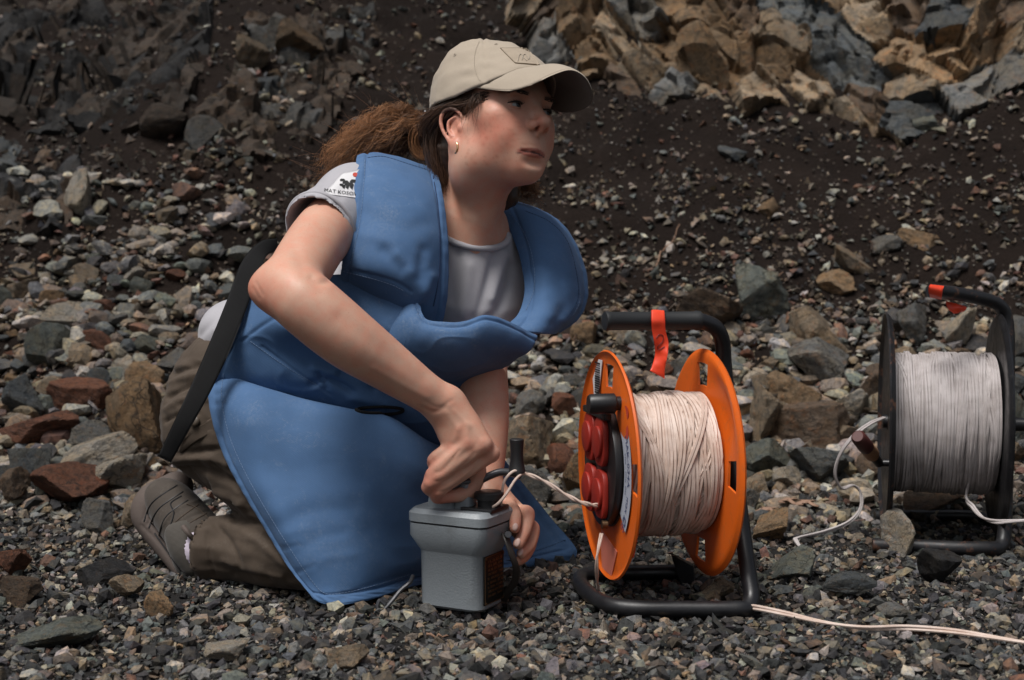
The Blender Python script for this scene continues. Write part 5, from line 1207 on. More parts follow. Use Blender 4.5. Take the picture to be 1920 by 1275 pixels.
# ---- trousers, boot, sock
def trousers():
    s = SDF(); K = W(640, 1040, 2.09)
    s.ball(W(432, 760, 2.30), (.096, .11, .105), .04); s.ball(W(400, 800, 2.265), (.072, .085, .072), .04); s.ball(W(428, 700, 2.285), (.058, .085, .060), .05)
    s.cone(W(430, 800, 2.255), K, .086, .062, .04); s.cone(W(500, 790, 2.38), W(820, 1000, 2.34), .09, .06, .05)
    s.chain([K, W(540, 1032, 2.135), W(460, 1028, 2.175), W(408, 1030, 2.195)], [.058, .055, .051, .052], .02)
    s.cone(W(420, 1030, 2.195), W(380, 1028, 2.205), .047, .050, .003, '-')
    s.cone(W(820, 1010, 2.34), W(640, 1000, 2.45), .055, .05, .02)
    v, f = s.mesh(.0038); m = mesh_np('trousers', v, f); relax(m, 2)
    V = verts(m); N = normals(m); V = V+N*(.0030*fbm(V*14, 3, 9)+.0016*fbm(V*np.array([50, 50, 26]), 2, 5))[:, None]; V[:, 2] = np.maximum(V[:, 2], .004); setverts(m, V)
    rg = lambda V: 1-np.abs(fbm(V, 2, 13))
    V = verts(m); N = normals(m); V = V+N*(.0035*rg(V*np.array([9, 9, 26])+3)+.0020*rg(V*np.array([20, 20, 60])))[:, None]; V[:, 2] = np.maximum(V[:, 2], .004); setverts(m, V)
    sculpt(m, [([(325, 700), (370, 686), (408, 688)], 5, -6), ([(318, 720), (360, 704), (400, 703)], 6, 5), ([(315, 745), (355, 725), (395, 728)], 4.5, -6), ([(312, 768), (345, 748), (385, 750)], 6, 5), ([(310, 790), (340, 775), (370, 775)], 4, -5),
               ([(340, 850), (385, 805), (425, 780)], 2.6, -3.5), ([(335, 882), (380, 880), (440, 905)], 7, -7), ([(328, 862), (380, 858), (430, 870)], 8, 7), ([(335, 905), (390, 915), (450, 945)], 8, 7), ([(345, 928), (400, 940), (440, 964)], 5, -7), ([(360, 850), (420, 840)], 7, -5), ([(400, 870), (430, 900), (470, 940)], 5, -5), ([(420, 890), (450, 925)], 6, 4),
               ([(405, 985), (430, 1015), (450, 1060)], 6, -5), ([(425, 985), (480, 1010), (540, 1060)], 11, 4), ([(440, 1075), (500, 1085)], 7, -5), ([(470, 990), (510, 1020), (545, 1050)], 9, -5), ([(388, 1000), (392, 1040), (402, 1078)], 3, -2.5), ([(420, 1050), (470, 1070), (530, 1080)], 6, 4),
               ([(440, 975), (500, 985), (530, 1000)], 7, -7)])
    o = link('trousers', m, M['pants'], person); o['label'] = 'brown cargo trousers'
    return o
tr = trousers(); tb = bvh_of([tr])
sh = sheet('pocket_flap', np.array([[onto(tb, *p, .002) for p in r] for r in [[(345, 822), (372, 800), (405, 780)], [(336, 842), (364, 818), (408, 796)], [(340, 850), (372, 826), (412, 806)]]]), .003, M['pants'], tr, 20, 20, noise=.0004)
c = onto(tb, 367, 790, .004); disc_on('pocket_button', c, np.array([-.3, -.9, .3]), np.array([1., 0, 0]), .0085, .0085, M['button'], tr, .0016)
def boot():
    A = W(398, 1036, 2.215); T = W(300, 940, 2.275); ax = T-A; s = SDF()
    # upper: ankle -> ball -> toe
    s.chain([W(402, 1030, 2.205), W(380, 1020, 2.215), W(352, 985, 2.235), W(322, 948, 2.262), W(308, 934, 2.275)], [.044, .044, .043, .039, .033], .02)
    s.ball(W(372, 1050, 2.215), (.034, .034, .034), .03)
    s.cone(W(408, 1034, 2.20), W(388, 1026, 2.21), .036, .034, .004, '-')
    v, f = s.mesh(.003); m = mesh_np('boot', v, f); relax(m, 2)
    V = verts(m); V[:, 2] = np.maximum(V[:, 2], .003); setverts(m, V)
    sculpt(m, [([(305, 985), (330, 955), (372, 938)], 3, 2.0), ([(330, 1000), (352, 972), (390, 958)], 2.5, -1.5), ([(340, 1060), (335, 1010), (360, 975)], 2.5, -1.6)])
    o = link('boot', m, M['boot'], person); o['label'] = 'olive brown trekking shoe, sole turned up'
    return o
bt = boot()
# thick rubber sole wrapped on the outer side
s = SDF(); s.chain([W(347, 1085, 2.215), W(318, 1040, 2.235), W(288, 992, 2.26), W(277, 962, 2.275), W(290, 938, 2.285), W(318, 918, 2.295)], [.010, .015, .022, .027, .029, .022], .01)
s.cone(W(300, 950, 2.285), W(335, 912, 2.30), .03, .024, .015)
v, f = s.mesh(.003); m = mesh_np('sole', v, f); relax(m, 2)
sculpt(m, [([(268, 975), (285, 940), (330, 908)], 1.8, -2.2), ([(276, 985), (296, 950), (340, 918)], 1.8, -2.2), ([(300, 998), (312, 965), (350, 935)], 2, -2.4), ([(320, 985), (326, 960), (318, 940), (340, 925)], 1.8, -2), ([(265, 985), (300, 1020), (340, 1075)], 2.5, -2)])
link('sole', m, M['sole'], bt)
sol = [o for o in bt.children if o.name.startswith('sole')][0]; bsb = bvh_of([bt, sol])
def seam(name, pts, r, mat, parent, bvh=None):
    q = [onto(bvh or bsb, *p, .0002) for p in catmull(pts, 6)]; q = [x for x in q if x is not None]
    if len(q) > 3: mb = MB(); mb.tube(np.array(q), r, 6); return mb.build(name, mat, parent)
for pts in ([(270, 978), (286, 942), (332, 910)], [(279, 990), (298, 954), (343, 922)], [(298, 1004), (312, 968), (352, 938)], [(318, 992), (326, 962), (320, 944), (340, 930)], [(290, 1000), (318, 1040), (344, 1078)]): seam('sole_groove', pts, .0013, M['rubber'], bt)
for pts in ([(312, 1010), (330, 978), (372, 946)], [(330, 1030), (345, 990), (388, 962)], [(350, 945), (372, 955), (396, 978)]): seam('upper_seam', pts, .0011, M['pants'], bt)
s = SDF(); s.chain([W(330, 1000, 2.205), W(350, 1030, 2.19), W(362, 1060, 2.185)], [.016, .022, .018], .01); s.ball(W(352, 1015, 2.20), (.028, .02, .036), .02)
v, f = s.mesh(.003); m = mesh_np('mesh_panel', v, f); relax(m, 2); link('mesh_panel', m, M['boot_mesh'], bt)
P = catmull([W(344, 988, 2.170), W(350, 996, 2.160), W(358, 1006, 2.160), W(363, 1010, 2.170)], 5); mb = MB(); mb.tube(P, .0042, 8); mb.build('pull_tab', M['sole'], bt)
s = SDF(); s.chain([W(372, 1030, 2.198), W(392, 1030, 2.19), W(410, 1030, 2.19)], [.034, .036, .036], .01)
v, f = s.mesh(.003); m = mesh_np('sock', v, f); V = verts(m); N = normals(m); q = PX(V); V += N*(.0007*np.sin(q[:, 1]*.9))[:, None]; setverts(m, V); link('sock', m, M['sock'], person)

# ---- print on the sleeve
teb = bvh_of([tee])
pt = decal('sleeve_print', teb, [(606, 364), (642, 326), (674, 318), (674, 372)], M['print_white'], tee, .0006, 12, .0004)
pb = bvh_of([tee, pt])
def flat_on(name, bvh, polys, mat, parent, lift=.0009, th=.0005):
    mb = MB()
    for poly in polys:
        q = [onto(bvh, *p, lift) for p in poly]
        if any(x is None for x in q): continue
        q = np.array(q); k = len(q); c = q.mean(0); mb.add(np.concatenate([q, [c]]), [(i, (i+1) % k, k) for i in range(k)])
    return mb.build(name, mat, parent) if mb.n else None
def blob(cx, cy, rx, ry, n=10, j=.0): return [(cx+rx*math.cos(a)*(1+j*math.sin(3*a)), cy+ry*math.sin(a)*(1+j*math.cos(2*a))) for a in np.linspace(0, 2*math.pi, n, endpoint=False)]
flat_on('sleeve_emblem', pb, [blob(648, 342, 6, 4, 10, .3), blob(655, 346, 8, 4, 10, .2), blob(642, 338, 5, 3, 8, .3), blob(640, 347, 4, 2), blob(662, 340, 6, 4, 9, .3), [(640, 350), (648, 345), (645, 355)], [(647, 351), (655, 347), (652, 356)], [(655, 351), (663, 346), (660, 356)]], M['print_black'], tee)
flat_on('emblem_dot', pb, [blob(666, 328, 5, 4)], M['print_red'], tee)
def text_px(name, txt, bvh, origin, along, height, mat, parent, lift=.001):
    """lettering lying on a surface: glyph outlines carried over by sight lines; origin and along in photo pixels"""
    cu = bpy.data.curves.new(name, 'FONT'); cu.body = txt; cu.size = 1; cu.resolution_u = 2; cu.fill_mode = 'FRONT'; to = bpy.data.objects.new(name, cu); col.objects.link(to)
    dg = bpy.context.evaluated_depsgraph_get(); m = bpy.data.meshes.new_from_object(to.evaluated_get(dg)); bpy.data.objects.remove(to)
    v = verts(m); a = np.array(along, float); L = np.linalg.norm(a); wd = v[:, 0].max(); u = a/wd; w_ = np.array([a[1], -a[0]])/L*height/.7
    out = []
    for p in v:
        h = onto(bvh, *(np.array(origin)+u*p[0]+w_*p[1]), lift); out.append(h)
    ok = [x for x in out if x is not None]
    if not ok: return None
    bad = [i for i, x in enumerate(out) if x is None]; out = [x if x is not None else ok[0] for x in out]; setverts(m, np.array(out))
    if bad:
        b = bmesh.new(); b.from_mesh(m); b.verts.ensure_lookup_table(); bmesh.ops.delete(b, geom=[b.verts[i] for i in bad], context='VERTS'); b.to_mesh(m); b.free()
    return link(name, m, mat, parent, smooth=False)
text_px('sleeve_lettering', 'MAT KOSOVO', pb, (607, 360), (70, 9), 6.5, M['print_black'], tee)
# sleeve hem
d = W(604, 425, 2.095)-W(634, 402, 2.14); d /= np.linalg.norm(d); e = W(604, 425, 2.095); u = np.cross(d, [0, 0, 1.]); u /= np.linalg.norm(u); w = np.cross(u, d)
Vt, Ft = tube([e+d*.0045+.0545*(math.cos(a)*u+math.sin(a)*w) for a in np.linspace(0, 2*math.pi, 60, endpoint=False)], .0034, 8, closed=True); link('sleeve_hem', mesh_list('sleeve_hem', Vt, Ft), M['shirt'], tee)
# ------------------------------------------------------------------ grey blasting box
BY = R(-28); BR = np.array([[math.cos(BY), -math.sin(BY), 0], [math.sin(BY), math.cos(BY), 0], [0, 0, 1]])
bw, bd = .103, .076; corner = G(886, 1160)+np.array([0, .004, 0]); BO = corner-BR@np.array([bw/2-.012, -bd/2, 0]); BO[2] = .006
zt = lambda py: W(903, py, corner[1])[2]-BO[2]
def BL(x, y, z): return BO+BR@np.array([x, y, z], float)
box = empty('blasting_machine', tuple(BO)); tag(box, 'small grey metal blasting box with crank, held on the gravel by the woman', 'blasting box')
def rrect(w, d, r, n=5):
    out = []
    for cx, cy, a0 in ((w/2-r, d/2-r, 0), (-w/2+r, d/2-r, 90), (-w/2+r, -d/2+r, 180), (w/2-r, -d/2+r, 270)):
        for k in range(n+1): a = R(a0+90*k/n); out.append((cx+r*math.cos(a), cy+r*math.sin(a)))
    return out
def loft(secs, cap0=True, cap1=True):
    V = []; F = []; n = len(secs[0][0])
    for pts, z in secs:
        for p in pts: V.append(BL(p[0], p[1], z))
    for i in range(len(secs)-1):
        for k in range(n): F.append((i*n+k, i*n+(k+1) % n, (i+1)*n+(k+1) % n, (i+1)*n+k))
    if cap0: F.append(tuple(range(n-1, -1, -1)))
    if cap1: F.append(tuple((len(secs)-1)*n+k for k in range(n)))
    return V, F
z1, z2, z3, z4, z5 = zt(1042), zt(1014), zt(990), zt(986), zt(962)
ch = .016
mb = MB(); mb.add(*loft([(rrect(bw-.010, bd-.010, ch, 3), 0), (rrect(bw-.002, bd-.002, ch, 3), .004), (rrect(bw, bd, ch, 3), z1-.002), (rrect(bw+.002, bd+.002, ch, 3), z1), (rrect(bw+.024, bd+.020, ch, 3), z2), (rrect(bw+.024, bd+.020, ch, 3), z3)]))
mb.build('housing', M['greybox'], box)
mb = MB(); mb.add(*loft([(rrect(bw+.021, bd+.017, ch, 3), z3), (rrect(bw+.021, bd+.017, ch, 3), z4+.001)])); mb.build('gasket', M['rubber'], box)
mb = MB(); mb.add(*loft([(rrect(bw+.026, bd+.022, ch, 3), z4), (rrect(bw+.026, bd+.022, ch, 3), z5-.006), (rrect(bw+.016, bd+.012, ch, 3), z5)])); lid = mb.build('lid', M['greybox'], box)
tp_ = z5-.001
# cast post that carries the crank axle
def blk(w0, d0, w1, d1, cx, cy, za, zb, cx1=None): return [([(cx+p[0], cy+p[1]) for p in rrect(w0, d0, .006, 2)], za), ([((cx if cx1 is None else cx1)+p[0], cy+p[1]) for p in rrect(w1, d1, .005, 2)], zb)]
mb = MB(); mb.add(*loft(blk(.044, .034, .032, .027, -.022, -.010, tp_-.002, tp_+.040))); mb.add(*loft(blk(.030, .028, .018, .022, .010, -.006, tp_-.002, tp_+.036))); mb.build('crank_post', M['greybox'], lid, bevel=.0015)
# crank arm and grip
hx = W(848, 905, 1.985); mb = MB(); pts = [W(848, 915, 1.985), W(862, 905, 1.987), W(895, 902, 1.992), W(918, 892, 1.998), W(940, 885, 2.002), W(965, 888, 2.004), W(978, 893, 2.004)]
mb.tube(catmull(pts, 5), .0056, 10); mb.tube([BL(-.026, -.018, tp_+.02), W(850, 925, 1.985), W(848, 900, 1.985)], .0075, 10); cr = mb.build('crank_arm', M['crank'], box)
mb = MB(); kb = W(969, 886, 2.003); hgt = W(969, 823, 2.003)[2]-kb[2]
prof = [(0, .0126), (.05, .0128), (.09, .0118), (.35, .0095), (.6, .0090), (.85, .0098), (.98, .0102), (1.0, .0092)]
mb.tube([kb+np.array([0, 0, hgt*t]) for t, _ in prof], [r for _, r in prof], 20); mb.build('crank_grip', M['rubber'], cr)
# black terminal plate and knurled knob
mb = MB(); c = BL(.038, .0, tp_+.002); mb.box(c, (.025, .026, .003), BR); mb.build('terminal_plate', M['blackplastic'], lid, bevel=.001)
kc = W(917, 958, BL(.034, -.004, 0)[1]); mb = MB(); n = 36; V = []
for j, (r, z) in enumerate([(.0165, 0), (.0165, .010), (.0205, .011), (.0205, .019), (.018, .021), (.001, .021)]):
    for k in range(n): rr = r*(1+(.035 if k % 2 and j in (2, 3) else 0)); a = 2*math.pi*k/n; V.append((kc[0]+rr*math.cos(a), kc[1]+rr*math.sin(a), BO[2]+tp_+.005+z))
mb.add(np.array(V), [(j*n+k, j*n+(k+1) % n, (j+1)*n+(k+1) % n, (j+1)*n+k) for j in range(5) for k in range(n)]); mb.build('terminal_knob', M['blackplastic'], lid)
# type plate with raised rows and rivets
fx = bw/2+.0008; pl0, pl1 = zt(1138), zt(1046)
mb = MB(); mb.box(BL(fx, .0, (pl0+pl1)/2), (.0012, .028, (pl1-pl0)/2), BR); pl = mb.build('type_plate', M['plate'], box, bevel=.0006)
mb = MB(); r4 = np.random.default_rng(3)
for k in range(9):
    z = pl1-.008-k*(pl1-pl0-.014)/9; y = -.022
    while y < .019:
        L = .002+.007*r4.random(); mb.box(BL(fx+.0015, min(y+L, .022), z), (.0006, L/2, .0015), BR); y += L*1.0+.0025
for sy in (-1, 1):
    for zz in (pl0+.003, pl1-.003): mb.tube([BL(fx, sy*.025, zz), BL(fx+.0025, sy*.025, zz)], .0018, 8)
mb.box(BL(fx+.0012, .0, pl1-.0012), (.0006, .0275, .0006), BR); mb.box(BL(fx+.0012, .0, pl0+.0012), (.0006, .0275, .0006), BR); mb.box(BL(fx+.0012, -.027, (pl0+pl1)/2), (.0006, .0006, (pl1-pl0)/2-.002), BR)
mb.build('plate_relief', M['brass'], pl)
# leather carrying strap on the right, swivel hook on the left
C = []
for (x, y, d) in ((946, 1000, 1.978), (952, 1015, 1.966), (960, 1040, 1.962), (968, 1066, 1.968), (965, 1090, 1.985), (950, 1112, 2.0), (943, 1128, 2.01)): C.append([W(x-7, y-2, d), W(x+7, y+2, d+.004)])
sheet('carrying_strap', np.array(C), .0035, M['leather'], box, 50, 8, noise=.0006)
mb = MB(); mb.tube([W(951, 1002, 1.972), W(953, 1002, 1.958)], .0045, 12); mb.build('strap_rivet', M['crank'], box)
hk = MB(); hk.tube(catmull([W(774, 1080, 2.02), W(770, 1090, 2.01), W(764, 1096, 2.005), W(750, 1108, 2.0), W(732, 1130, 1.99), W(716, 1146, 1.985), W(708, 1140, 1.985), W(712, 1126, 1.988), W(722, 1134, 1.988)], 6), .0030, 8); hk.build('swivel_hook', M['crank'], box)

# ------------------------------------------------------------------ orange cable reel
AL = R(11.5); RA = np.array([math.cos(AL), math.sin(AL), 0]); RT = np.array([math.sin(AL), -math.cos(AL), 0]); RU = np.array([0, 0, 1.0])   # axis, near side, up
RC = W(1146, 871, 2.06); RW = .138; RR = .1675
reel = empty('cable_reel', (float(RC[0]+RA[0]*RW/2), float(RC[1]+RA[1]*RW/2), 0)); tag(reel, 'orange plastic cable reel with cream cable on a black tube stand', 'cable reel')
def RL(a, t, u): return RC+RA*a+RT*t+RU*u
def flange(name, a0, outward, mat, parent, Rr, relief, holes=True, frame=None, th=.0035, rim=.005, hub=.02):
    fr = frame or RL; nr, na = 26, 120; rs = np.concatenate([np.linspace(hub, Rr*.96, nr-4), [Rr*.972, Rr*.985, Rr*.994, Rr]]); b = bmesh.new(); vs = []
    for i, r in enumerate(rs):
        row = []
        for k in range(na):
            th_ = 2*math.pi*k/na; q = relief*(max(0, math.cos(2*(th_-math.pi/4)*1.0))**2)*max(0, min(1, (r-.3*Rr)/(.35*Rr)))*max(0, min(1, (Rr*.93-r)/(.15*Rr)))
            e = rim*max(0, (r-Rr*.955)/(Rr*.045)) if r > Rr*.955 else 0
            row.append(b.verts.new(fr(a0+outward*(q+e), r*math.cos(th_), r*math.sin(th_))))
        vs.append(row)
    for i in range(len(rs)-1):
        for k in range(na):
            th_ = (2*math.pi*(k+.5)/na) % (math.pi/2); dth = min(th_, math.pi/2-th_); rm = (rs[i]+rs[i+1])/2/Rr
            if holes and 0.67 < rm < .885 and dth < .135: continue
            b.faces.new((vs[i][k], vs[i][(k+1) % na], vs[i+1][(k+1) % na], vs[i+1][k]))
    bmesh.ops.recalc_face_normals(b, faces=b.faces); bmesh.ops.solidify(b, geom=b.faces[:], thickness=th); me = bpy.data.meshes.new(name); b.to_mesh(me); b.free()
    bb_ = bmesh.new(); bb_.from_mesh(me); bmesh.ops.recalc_face_normals(bb_, faces=bb_.faces); bb_.to_mesh(me); bb_.free()
    o = link(name, me, mat, parent); me.set_sharp_from_angle(angle=R(35)); return o
f1 = flange('flange', 0, -1, M['orange'], reel, RR, .004); f2 = flange('flange', RW, 1, M['orange'], reel, RR, .012)
def drum_cable(name, fr, a0, a1, R0, rc, loops, mat, parent, seed, cross=.012):
    r = np.random.default_rng(seed); mb = MB()
    th = np.linspace(0, 2*math.pi, 57)[:-1]
    mb.tube([np.array(fr(a0+.001, 0, 0)), np.array(fr(a1-.001, 0, 0))], R0-rc*2.2, 40)
    for k in range(loops):
        layer = 0 if k < loops*.42 else (1 if k < loops*.75 else 2); u = (k+.5)/(loops*.42) if layer == 0 else r.random()
        ac = a0+rc+(a1-a0-2*rc)*u; drift = cross*r.normal()*(.25 if layer == 0 else 1); ph = r.random()*6.28
        a = np.clip(ac+drift*np.sin(th+ph)+.35*drift*np.sin(2*th+ph*2), a0+rc, a1-rc); rad = R0-rc*1.2+layer*rc*1.15+rc*.35*np.sin(th*2+ph)*(layer > 0)+rc*.25*r.normal()-(.014 if layer else .004)*0
        rad = rad+.0015*np.sin(3*th+ph)
        sag = -.006*np.clip(-np.sin(th), 0, 1)*0
        P = np.array([fr(x, q*math.cos(t), q*math.sin(t)+s_) for x, q, t, s_ in zip(a, rad, th, sag)])
        for off in (-.48, .48):                                # figure-eight twin cable: two cores side by side
            mb.tube(P+(np.array(fr(1, 0, 0))-np.array(fr(0, 0, 0)))*off*rc*1.9, rc*.98, 5, closed=True)
    return mb.build(name, mat, parent)
drum_cable('wound_cable', RL, .004, RW-.004, .099, .0028, 66, M['cable'], reel, 4, .018)
# stand
fp = [(1296, 600, 2.075), (1318, 603, 2.080), (1342, 615, 2.09), (1354, 640, 2.10), (1358, 690, 2.108), (1368, 790, 2.10), (1380, 900, 2.065), (1393, 1000, 2.025), (1404, 1080, 1.99), (1409, 1120, 1.972), (1400, 1146, 1.958), (1375, 1156, 1.951), (1290, 1158, 1.951), (1190, 1157, 1.955), (1142, 1145, 1.975), (1112, 1122, 2.02), (1090, 1098, 2.09), (1090, 1086, 2.14), (1120, 1082, 2.165), (1200, 1083, 2.17), (1285, 1085, 2.175)]
pts = []
for (x, y, d) in fp:
    p = W(x, y, d); p[2] = max(p[2], .0125); pts.append(p)
mb = MB(); mb.tube(catmull(np.array(pts), 6), .0118, 14); stand = mb.build('stand', M['blackpaint'], reel)
mb = MB(); g0 = W(1133, 602, 2.035); g1 = W(1312, 601, 2.078); gd = (g1-g0); prof = [(0, .0105), (.004, .0135), (.03, .0145), (.05, .0135), (.5, .0132), (.94, .0135), (.965, .0148), (1.0, .0140)]
mb.tube([g0+gd*t for t, _ in prof], [r for _, r in prof], 18); mb.build('handle_grip', M['grip'], stand)
mb = MB(); mb.tube([RL(-.004, 0, 0), RL(RW+.035, 0, 0)], .012, 16); mb.tube([RL(RW+.004, 0, 0), RL(RW+.010, 0, 0)], .034, 24); mb.build('axle', M['blackplastic'], reel)
mb = MB(); q = [W(1258, 1040, 2.13), W(1300, 1062, 2.16), W(1302, 1096, 2.165), W(1276, 1094, 2.15)]; q = np.array(q+[x+np.array([.003, .012, 0]) for x in q]); mb.add(q, [(0, 1, 2, 3), (7, 6, 5, 4), (0, 4, 5, 1), (1, 5, 6, 2), (2, 6, 7, 3), (3, 7, 4, 0)]); mb.build('stand_foot_plate', M['blackpaint'], stand)
# socket unit on the outer face
def prism(fr, poly, a0, a1, mb):
    n = len(poly); V = [fr(a0, t, u) for t, u in poly]+[fr(a1, t, u) for t, u in poly]
    return mb.add(np.array(V), [tuple(range(n-1, -1, -1)), tuple(range(n, 2*n))]+[(k, (k+1) % n, n+(k+1) % n, n+k) for k in range(n)])
circ = lambda r, n=40, ct=0, cu=0: [(ct+r*math.cos(2*math.pi*k/n), cu+r*math.sin(2*math.pi*k/n)) for k in range(n)]
lab = MB(); n = 72; V = []; 
for r in (.091, .126):
    for k in range(n): a = 2*math.pi*k/n; V.append(RL(-.0062, r*math.cos(a), r*math.sin(a)))
lab.add(np.array(V), [(k, (k+1) % n, n+(k+1) % n, n+k) for k in range(n) if math.radians(42) > abs((2*math.pi*(k+.5)/n+math.pi) % (2*math.pi)-math.pi) or abs((2*math.pi*(k+.5)/n) % (2*math.pi)-math.pi) < math.radians(48)])
lo_ = lab.build('ring_label', M['label_sheet'], f1)
mb = MB(); mb.tube([RL(-.001, 0, 0), RL(-.006, 0, 0)], .090, 48); prism(RL, circ(.088), -.006, -.018, mb); su = mb.build('socket_plate', M['blackplastic'], reel, bevel=.002)
for (t, u) in ((-.034, .038), (.026, .038), (-.034, -.038), (.026, -.038)):
    mb = MB(); pl_ = [(t+.027*np.sign(math.cos(a))*abs(math.cos(a))**.6, u+.035*np.sign(math.sin(a))*abs(math.sin(a))**.6) for a in np.linspace(0, 2*math.pi, 32, endpoint=False)]
    prism(RL, pl_, -.018, -.026, mb); prism(RL, circ(.023, 28, t, u), -.026, -.031, mb); mb.build('socket_cap', M['redplastic'], su, bevel=.0018)
mb = MB(); prism(RL, [(-.060, .072), (.060, .072), (.060, .082), (-.060, .082)], -.016, -.028, mb); mb.build('cap_hinge', M['blackplastic'], su, bevel=.002)
for (t, u) in ((.030, .086), (.045, -.079), (-.035, .086)): mb = MB(); mb.tube([RL(-.018, t, u), RL(-.026, t, u)], .006, 14); mb.build('screw', M['brass'], su)
kb = W(1130, 752, 1.985); mb = MB(); ka = RL(-.006, .070, .098); mb.tube([ka, ka-RA*.010], .010, 16); mb.tube([ka-RA*.008+RT*.0, ka-RA*.010, ka-RA*.044, ka-RA*.047], [.012, .0145, .0140, .012], 20); mb.build('winding_knob', M['blackplastic'], reel)
# lettering on the ring label, read downwards along the near side
def arc_text(txt, r, a_start, size, mat, parent, name, fr=RL, aa=-.0068):
    cu = bpy.data.curves.new(name, 'FONT'); cu.body = txt; cu.size = size; cu.resolution_u = 2; to = bpy.data.objects.new(name, cu); col.objects.link(to)
    m = bpy.data.meshes.new_from_object(to.evaluated_get(bpy.context.evaluated_depsgraph_get())); bpy.data.objects.remove(to); v = verts(m)
    out = [fr(aa, (r+p[1])*math.cos(a_start-p[0]/r), (r+p[1])*math.sin(a_start-p[0]/r)) for p in v]; setverts(m, np.array(out)); return link(name, m, mat, parent, smooth=False)
arc_text('MAK-034A   max 50m', .108, R(30), .0155, M['label_ink'], f1, 'label_lettering'); arc_text('CE', .107, R(-31), .020, M['label_ink'], f1, 'label_lettering')
arc_text('230V ~ 50Hz  IP44', .098, R(18), .0075, M['label_ink'], f1, 'label_lettering')
mb = MB(); 
for k in range(2): mb.add(np.array([RL(-.0069, .100+.012*math.cos(a), .088-.0+.010*math.sin(a)-.012*0) for a in np.linspace(0, 2*math.pi, 16, endpoint=False)]) if k == 0 else np.array([RL(-.0069, .106+.006*math.cos(a), .062+.010*math.sin(a)) for a in np.linspace(0, 2*math.pi, 16, endpoint=False)]), [tuple(range(16))])
lg = mb.build('label_mark', M['print_red'], f1)
mb = MB(); prism(RL, [(-.075, .088), (-.045, .110), (-.030, .150), (-.052, .150), (-.085, .118)], -.005, -.0062, mb); bc = mb.build('barcode_label', M['print_white'], f1)
mb = MB(); r4 = np.random.default_rng(9)
for k in range(14): u = .100+k*.0034; mb.box(RL(-.0066, -.056, u), (.0003, .014, .0004+.0009*r4.random()), np.stack([RA, RT, RU], 1))
mb.build('barcode', M['print_black'], f1)
mb = MB(); prism(RL, [(-.045, -.100), (.050, -.118), (.022, -.160), (-.030, -.160)], -.0042, -.0050, mb); mb.build('warning_label', M['pinklabel'], f1)
# orange tape on the handle with a marker number, and a scrap on the flange
C = [[W(1222, 586, 2.052), W(1246, 586, 2.058)], [W(1221, 583, 2.045), W(1246, 583, 2.05)], [W(1221, 600, 2.036), W(1247, 600, 2.041)], [W(1222, 618, 2.038), W(1248, 618, 2.042)], [W(1226, 640, 2.040), W(1253, 642, 2.045)], [W(1228, 662, 2.048), W(1252, 664, 2.038)], [W(1223, 684, 2.044), W(1247, 688, 2.04)], [W(1219, 695, 2.040), W(1246, 710, 2.044)]]
tapeo = sheet('flag_tape', np.array(C), .0012, M['tape'], reel, 60, 16, noise=.0012, nscale=40, seed=4); tpb = bvh_of([tapeo])
mb = MB(); q = [onto(tpb, *p, .0006) for p in catmull([(1230, 634), (1236, 627), (1243, 630), (1242, 640), (1233, 650), (1236, 655), (1246, 650)], 5)]; q = [x for x in q if x is not None]; mb.tube(np.array(q), .0006, 5); mb.build('marker_number', M['tape_ink'], tapeo)
C = [[W(1172, 1018, 2.02), W(1190, 1010, 2.0)], [W(1170, 1030, 2.0), W(1192, 1028, 1.99)], [W(1176, 1042, 1.995), W(1188, 1046, 1.99)]]; sheet('tape_scrap', np.array(C), .0012, M['tape'], reel, 14, 12, noise=.002, nscale=60)

# ------------------------------------------------------------------ black cable reel
A2 = R(-11.5); QA = np.array([math.cos(A2), math.sin(A2), 0]); QT = np.array([math.sin(A2), -math.cos(A2), 0]); QC = W(1668, 790, 2.50); QW = .176; QR = .193
reel2 = empty('cable_reel', (float(QC[0]+QA[0]*QW/2), float(QC[1]+QA[1]*QW/2), 0)); tag(reel2, 'worn black steel cable reel with lilac-grey cable at the right edge', 'cable reel')
def QL(a, t, u): return QC+QA*a+QT*t+QU_*u
QU_ = np.array([0, 0, 1.0])
q1 = flange('flange', 0, -1, M['rustpaint'], reel2, QR, .003, False, QL, .004, .008, .015); q2 = flange('flange', QW, 1, M['blackpaint'], reel2, QR, .003, False, QL, .004, .006, .015)
drum_cable('wound_cable', QL, .004, QW-.004, .118, .0027, 84, M['cable2'], reel2, 14, .010)
fp = [(1746, 545, 2.36), (1790, 550, 2.40), (1850, 562, 2.45), (1876, 575, 2.465), (1888, 605, 2.47), (1890, 680, 2.46), (1888, 800, 2.44), (1886, 920, 2.40), (1883, 1000, 2.37), (1874, 1034, 2.355), (1850, 1046, 2.345), (1800, 1047, 2.345), (1720, 1036, 2.36), (1636, 1026, 2.37)]
pts = []
for (x, y, d) in fp: p = W(x, y, d); p[2] = max(p[2], .0125); pts.append(p)
mb = MB(); mb.tube(catmull(np.array(pts), 6), .0118, 14); st2 = mb.build('stand', M['rustpaint'], reel2)
mb = MB(); mb.tube(catmull(np.array([W(1640, 968, 2.62), W(1740, 966, 2.62), W(1830, 968, 2.60), W(1868, 985, 2.56), W(1880, 1010, 2.45), W(1880, 1030, 2.38)]), 6), .0105, 12); mb.build('rear_rail', M['blackpaint'], st2)
mb = MB(); mb.tube([QL(-.012, 0, 0), QL(QW+.05, 0, 0)], .012, 16); mb.build('axle', M['blackpaint'], reel2)
mb = MB(); a, b = W(1648, 868, 2.43), W(1608, 818, 2.33); d = b-a; mb.tube([a, a+d*.32], .0085, 12); mb.tube([a+d*.0, a+d*.02+QA*.03], .006, 10); ck = mb.build('crank', M['blackpaint'], reel2)
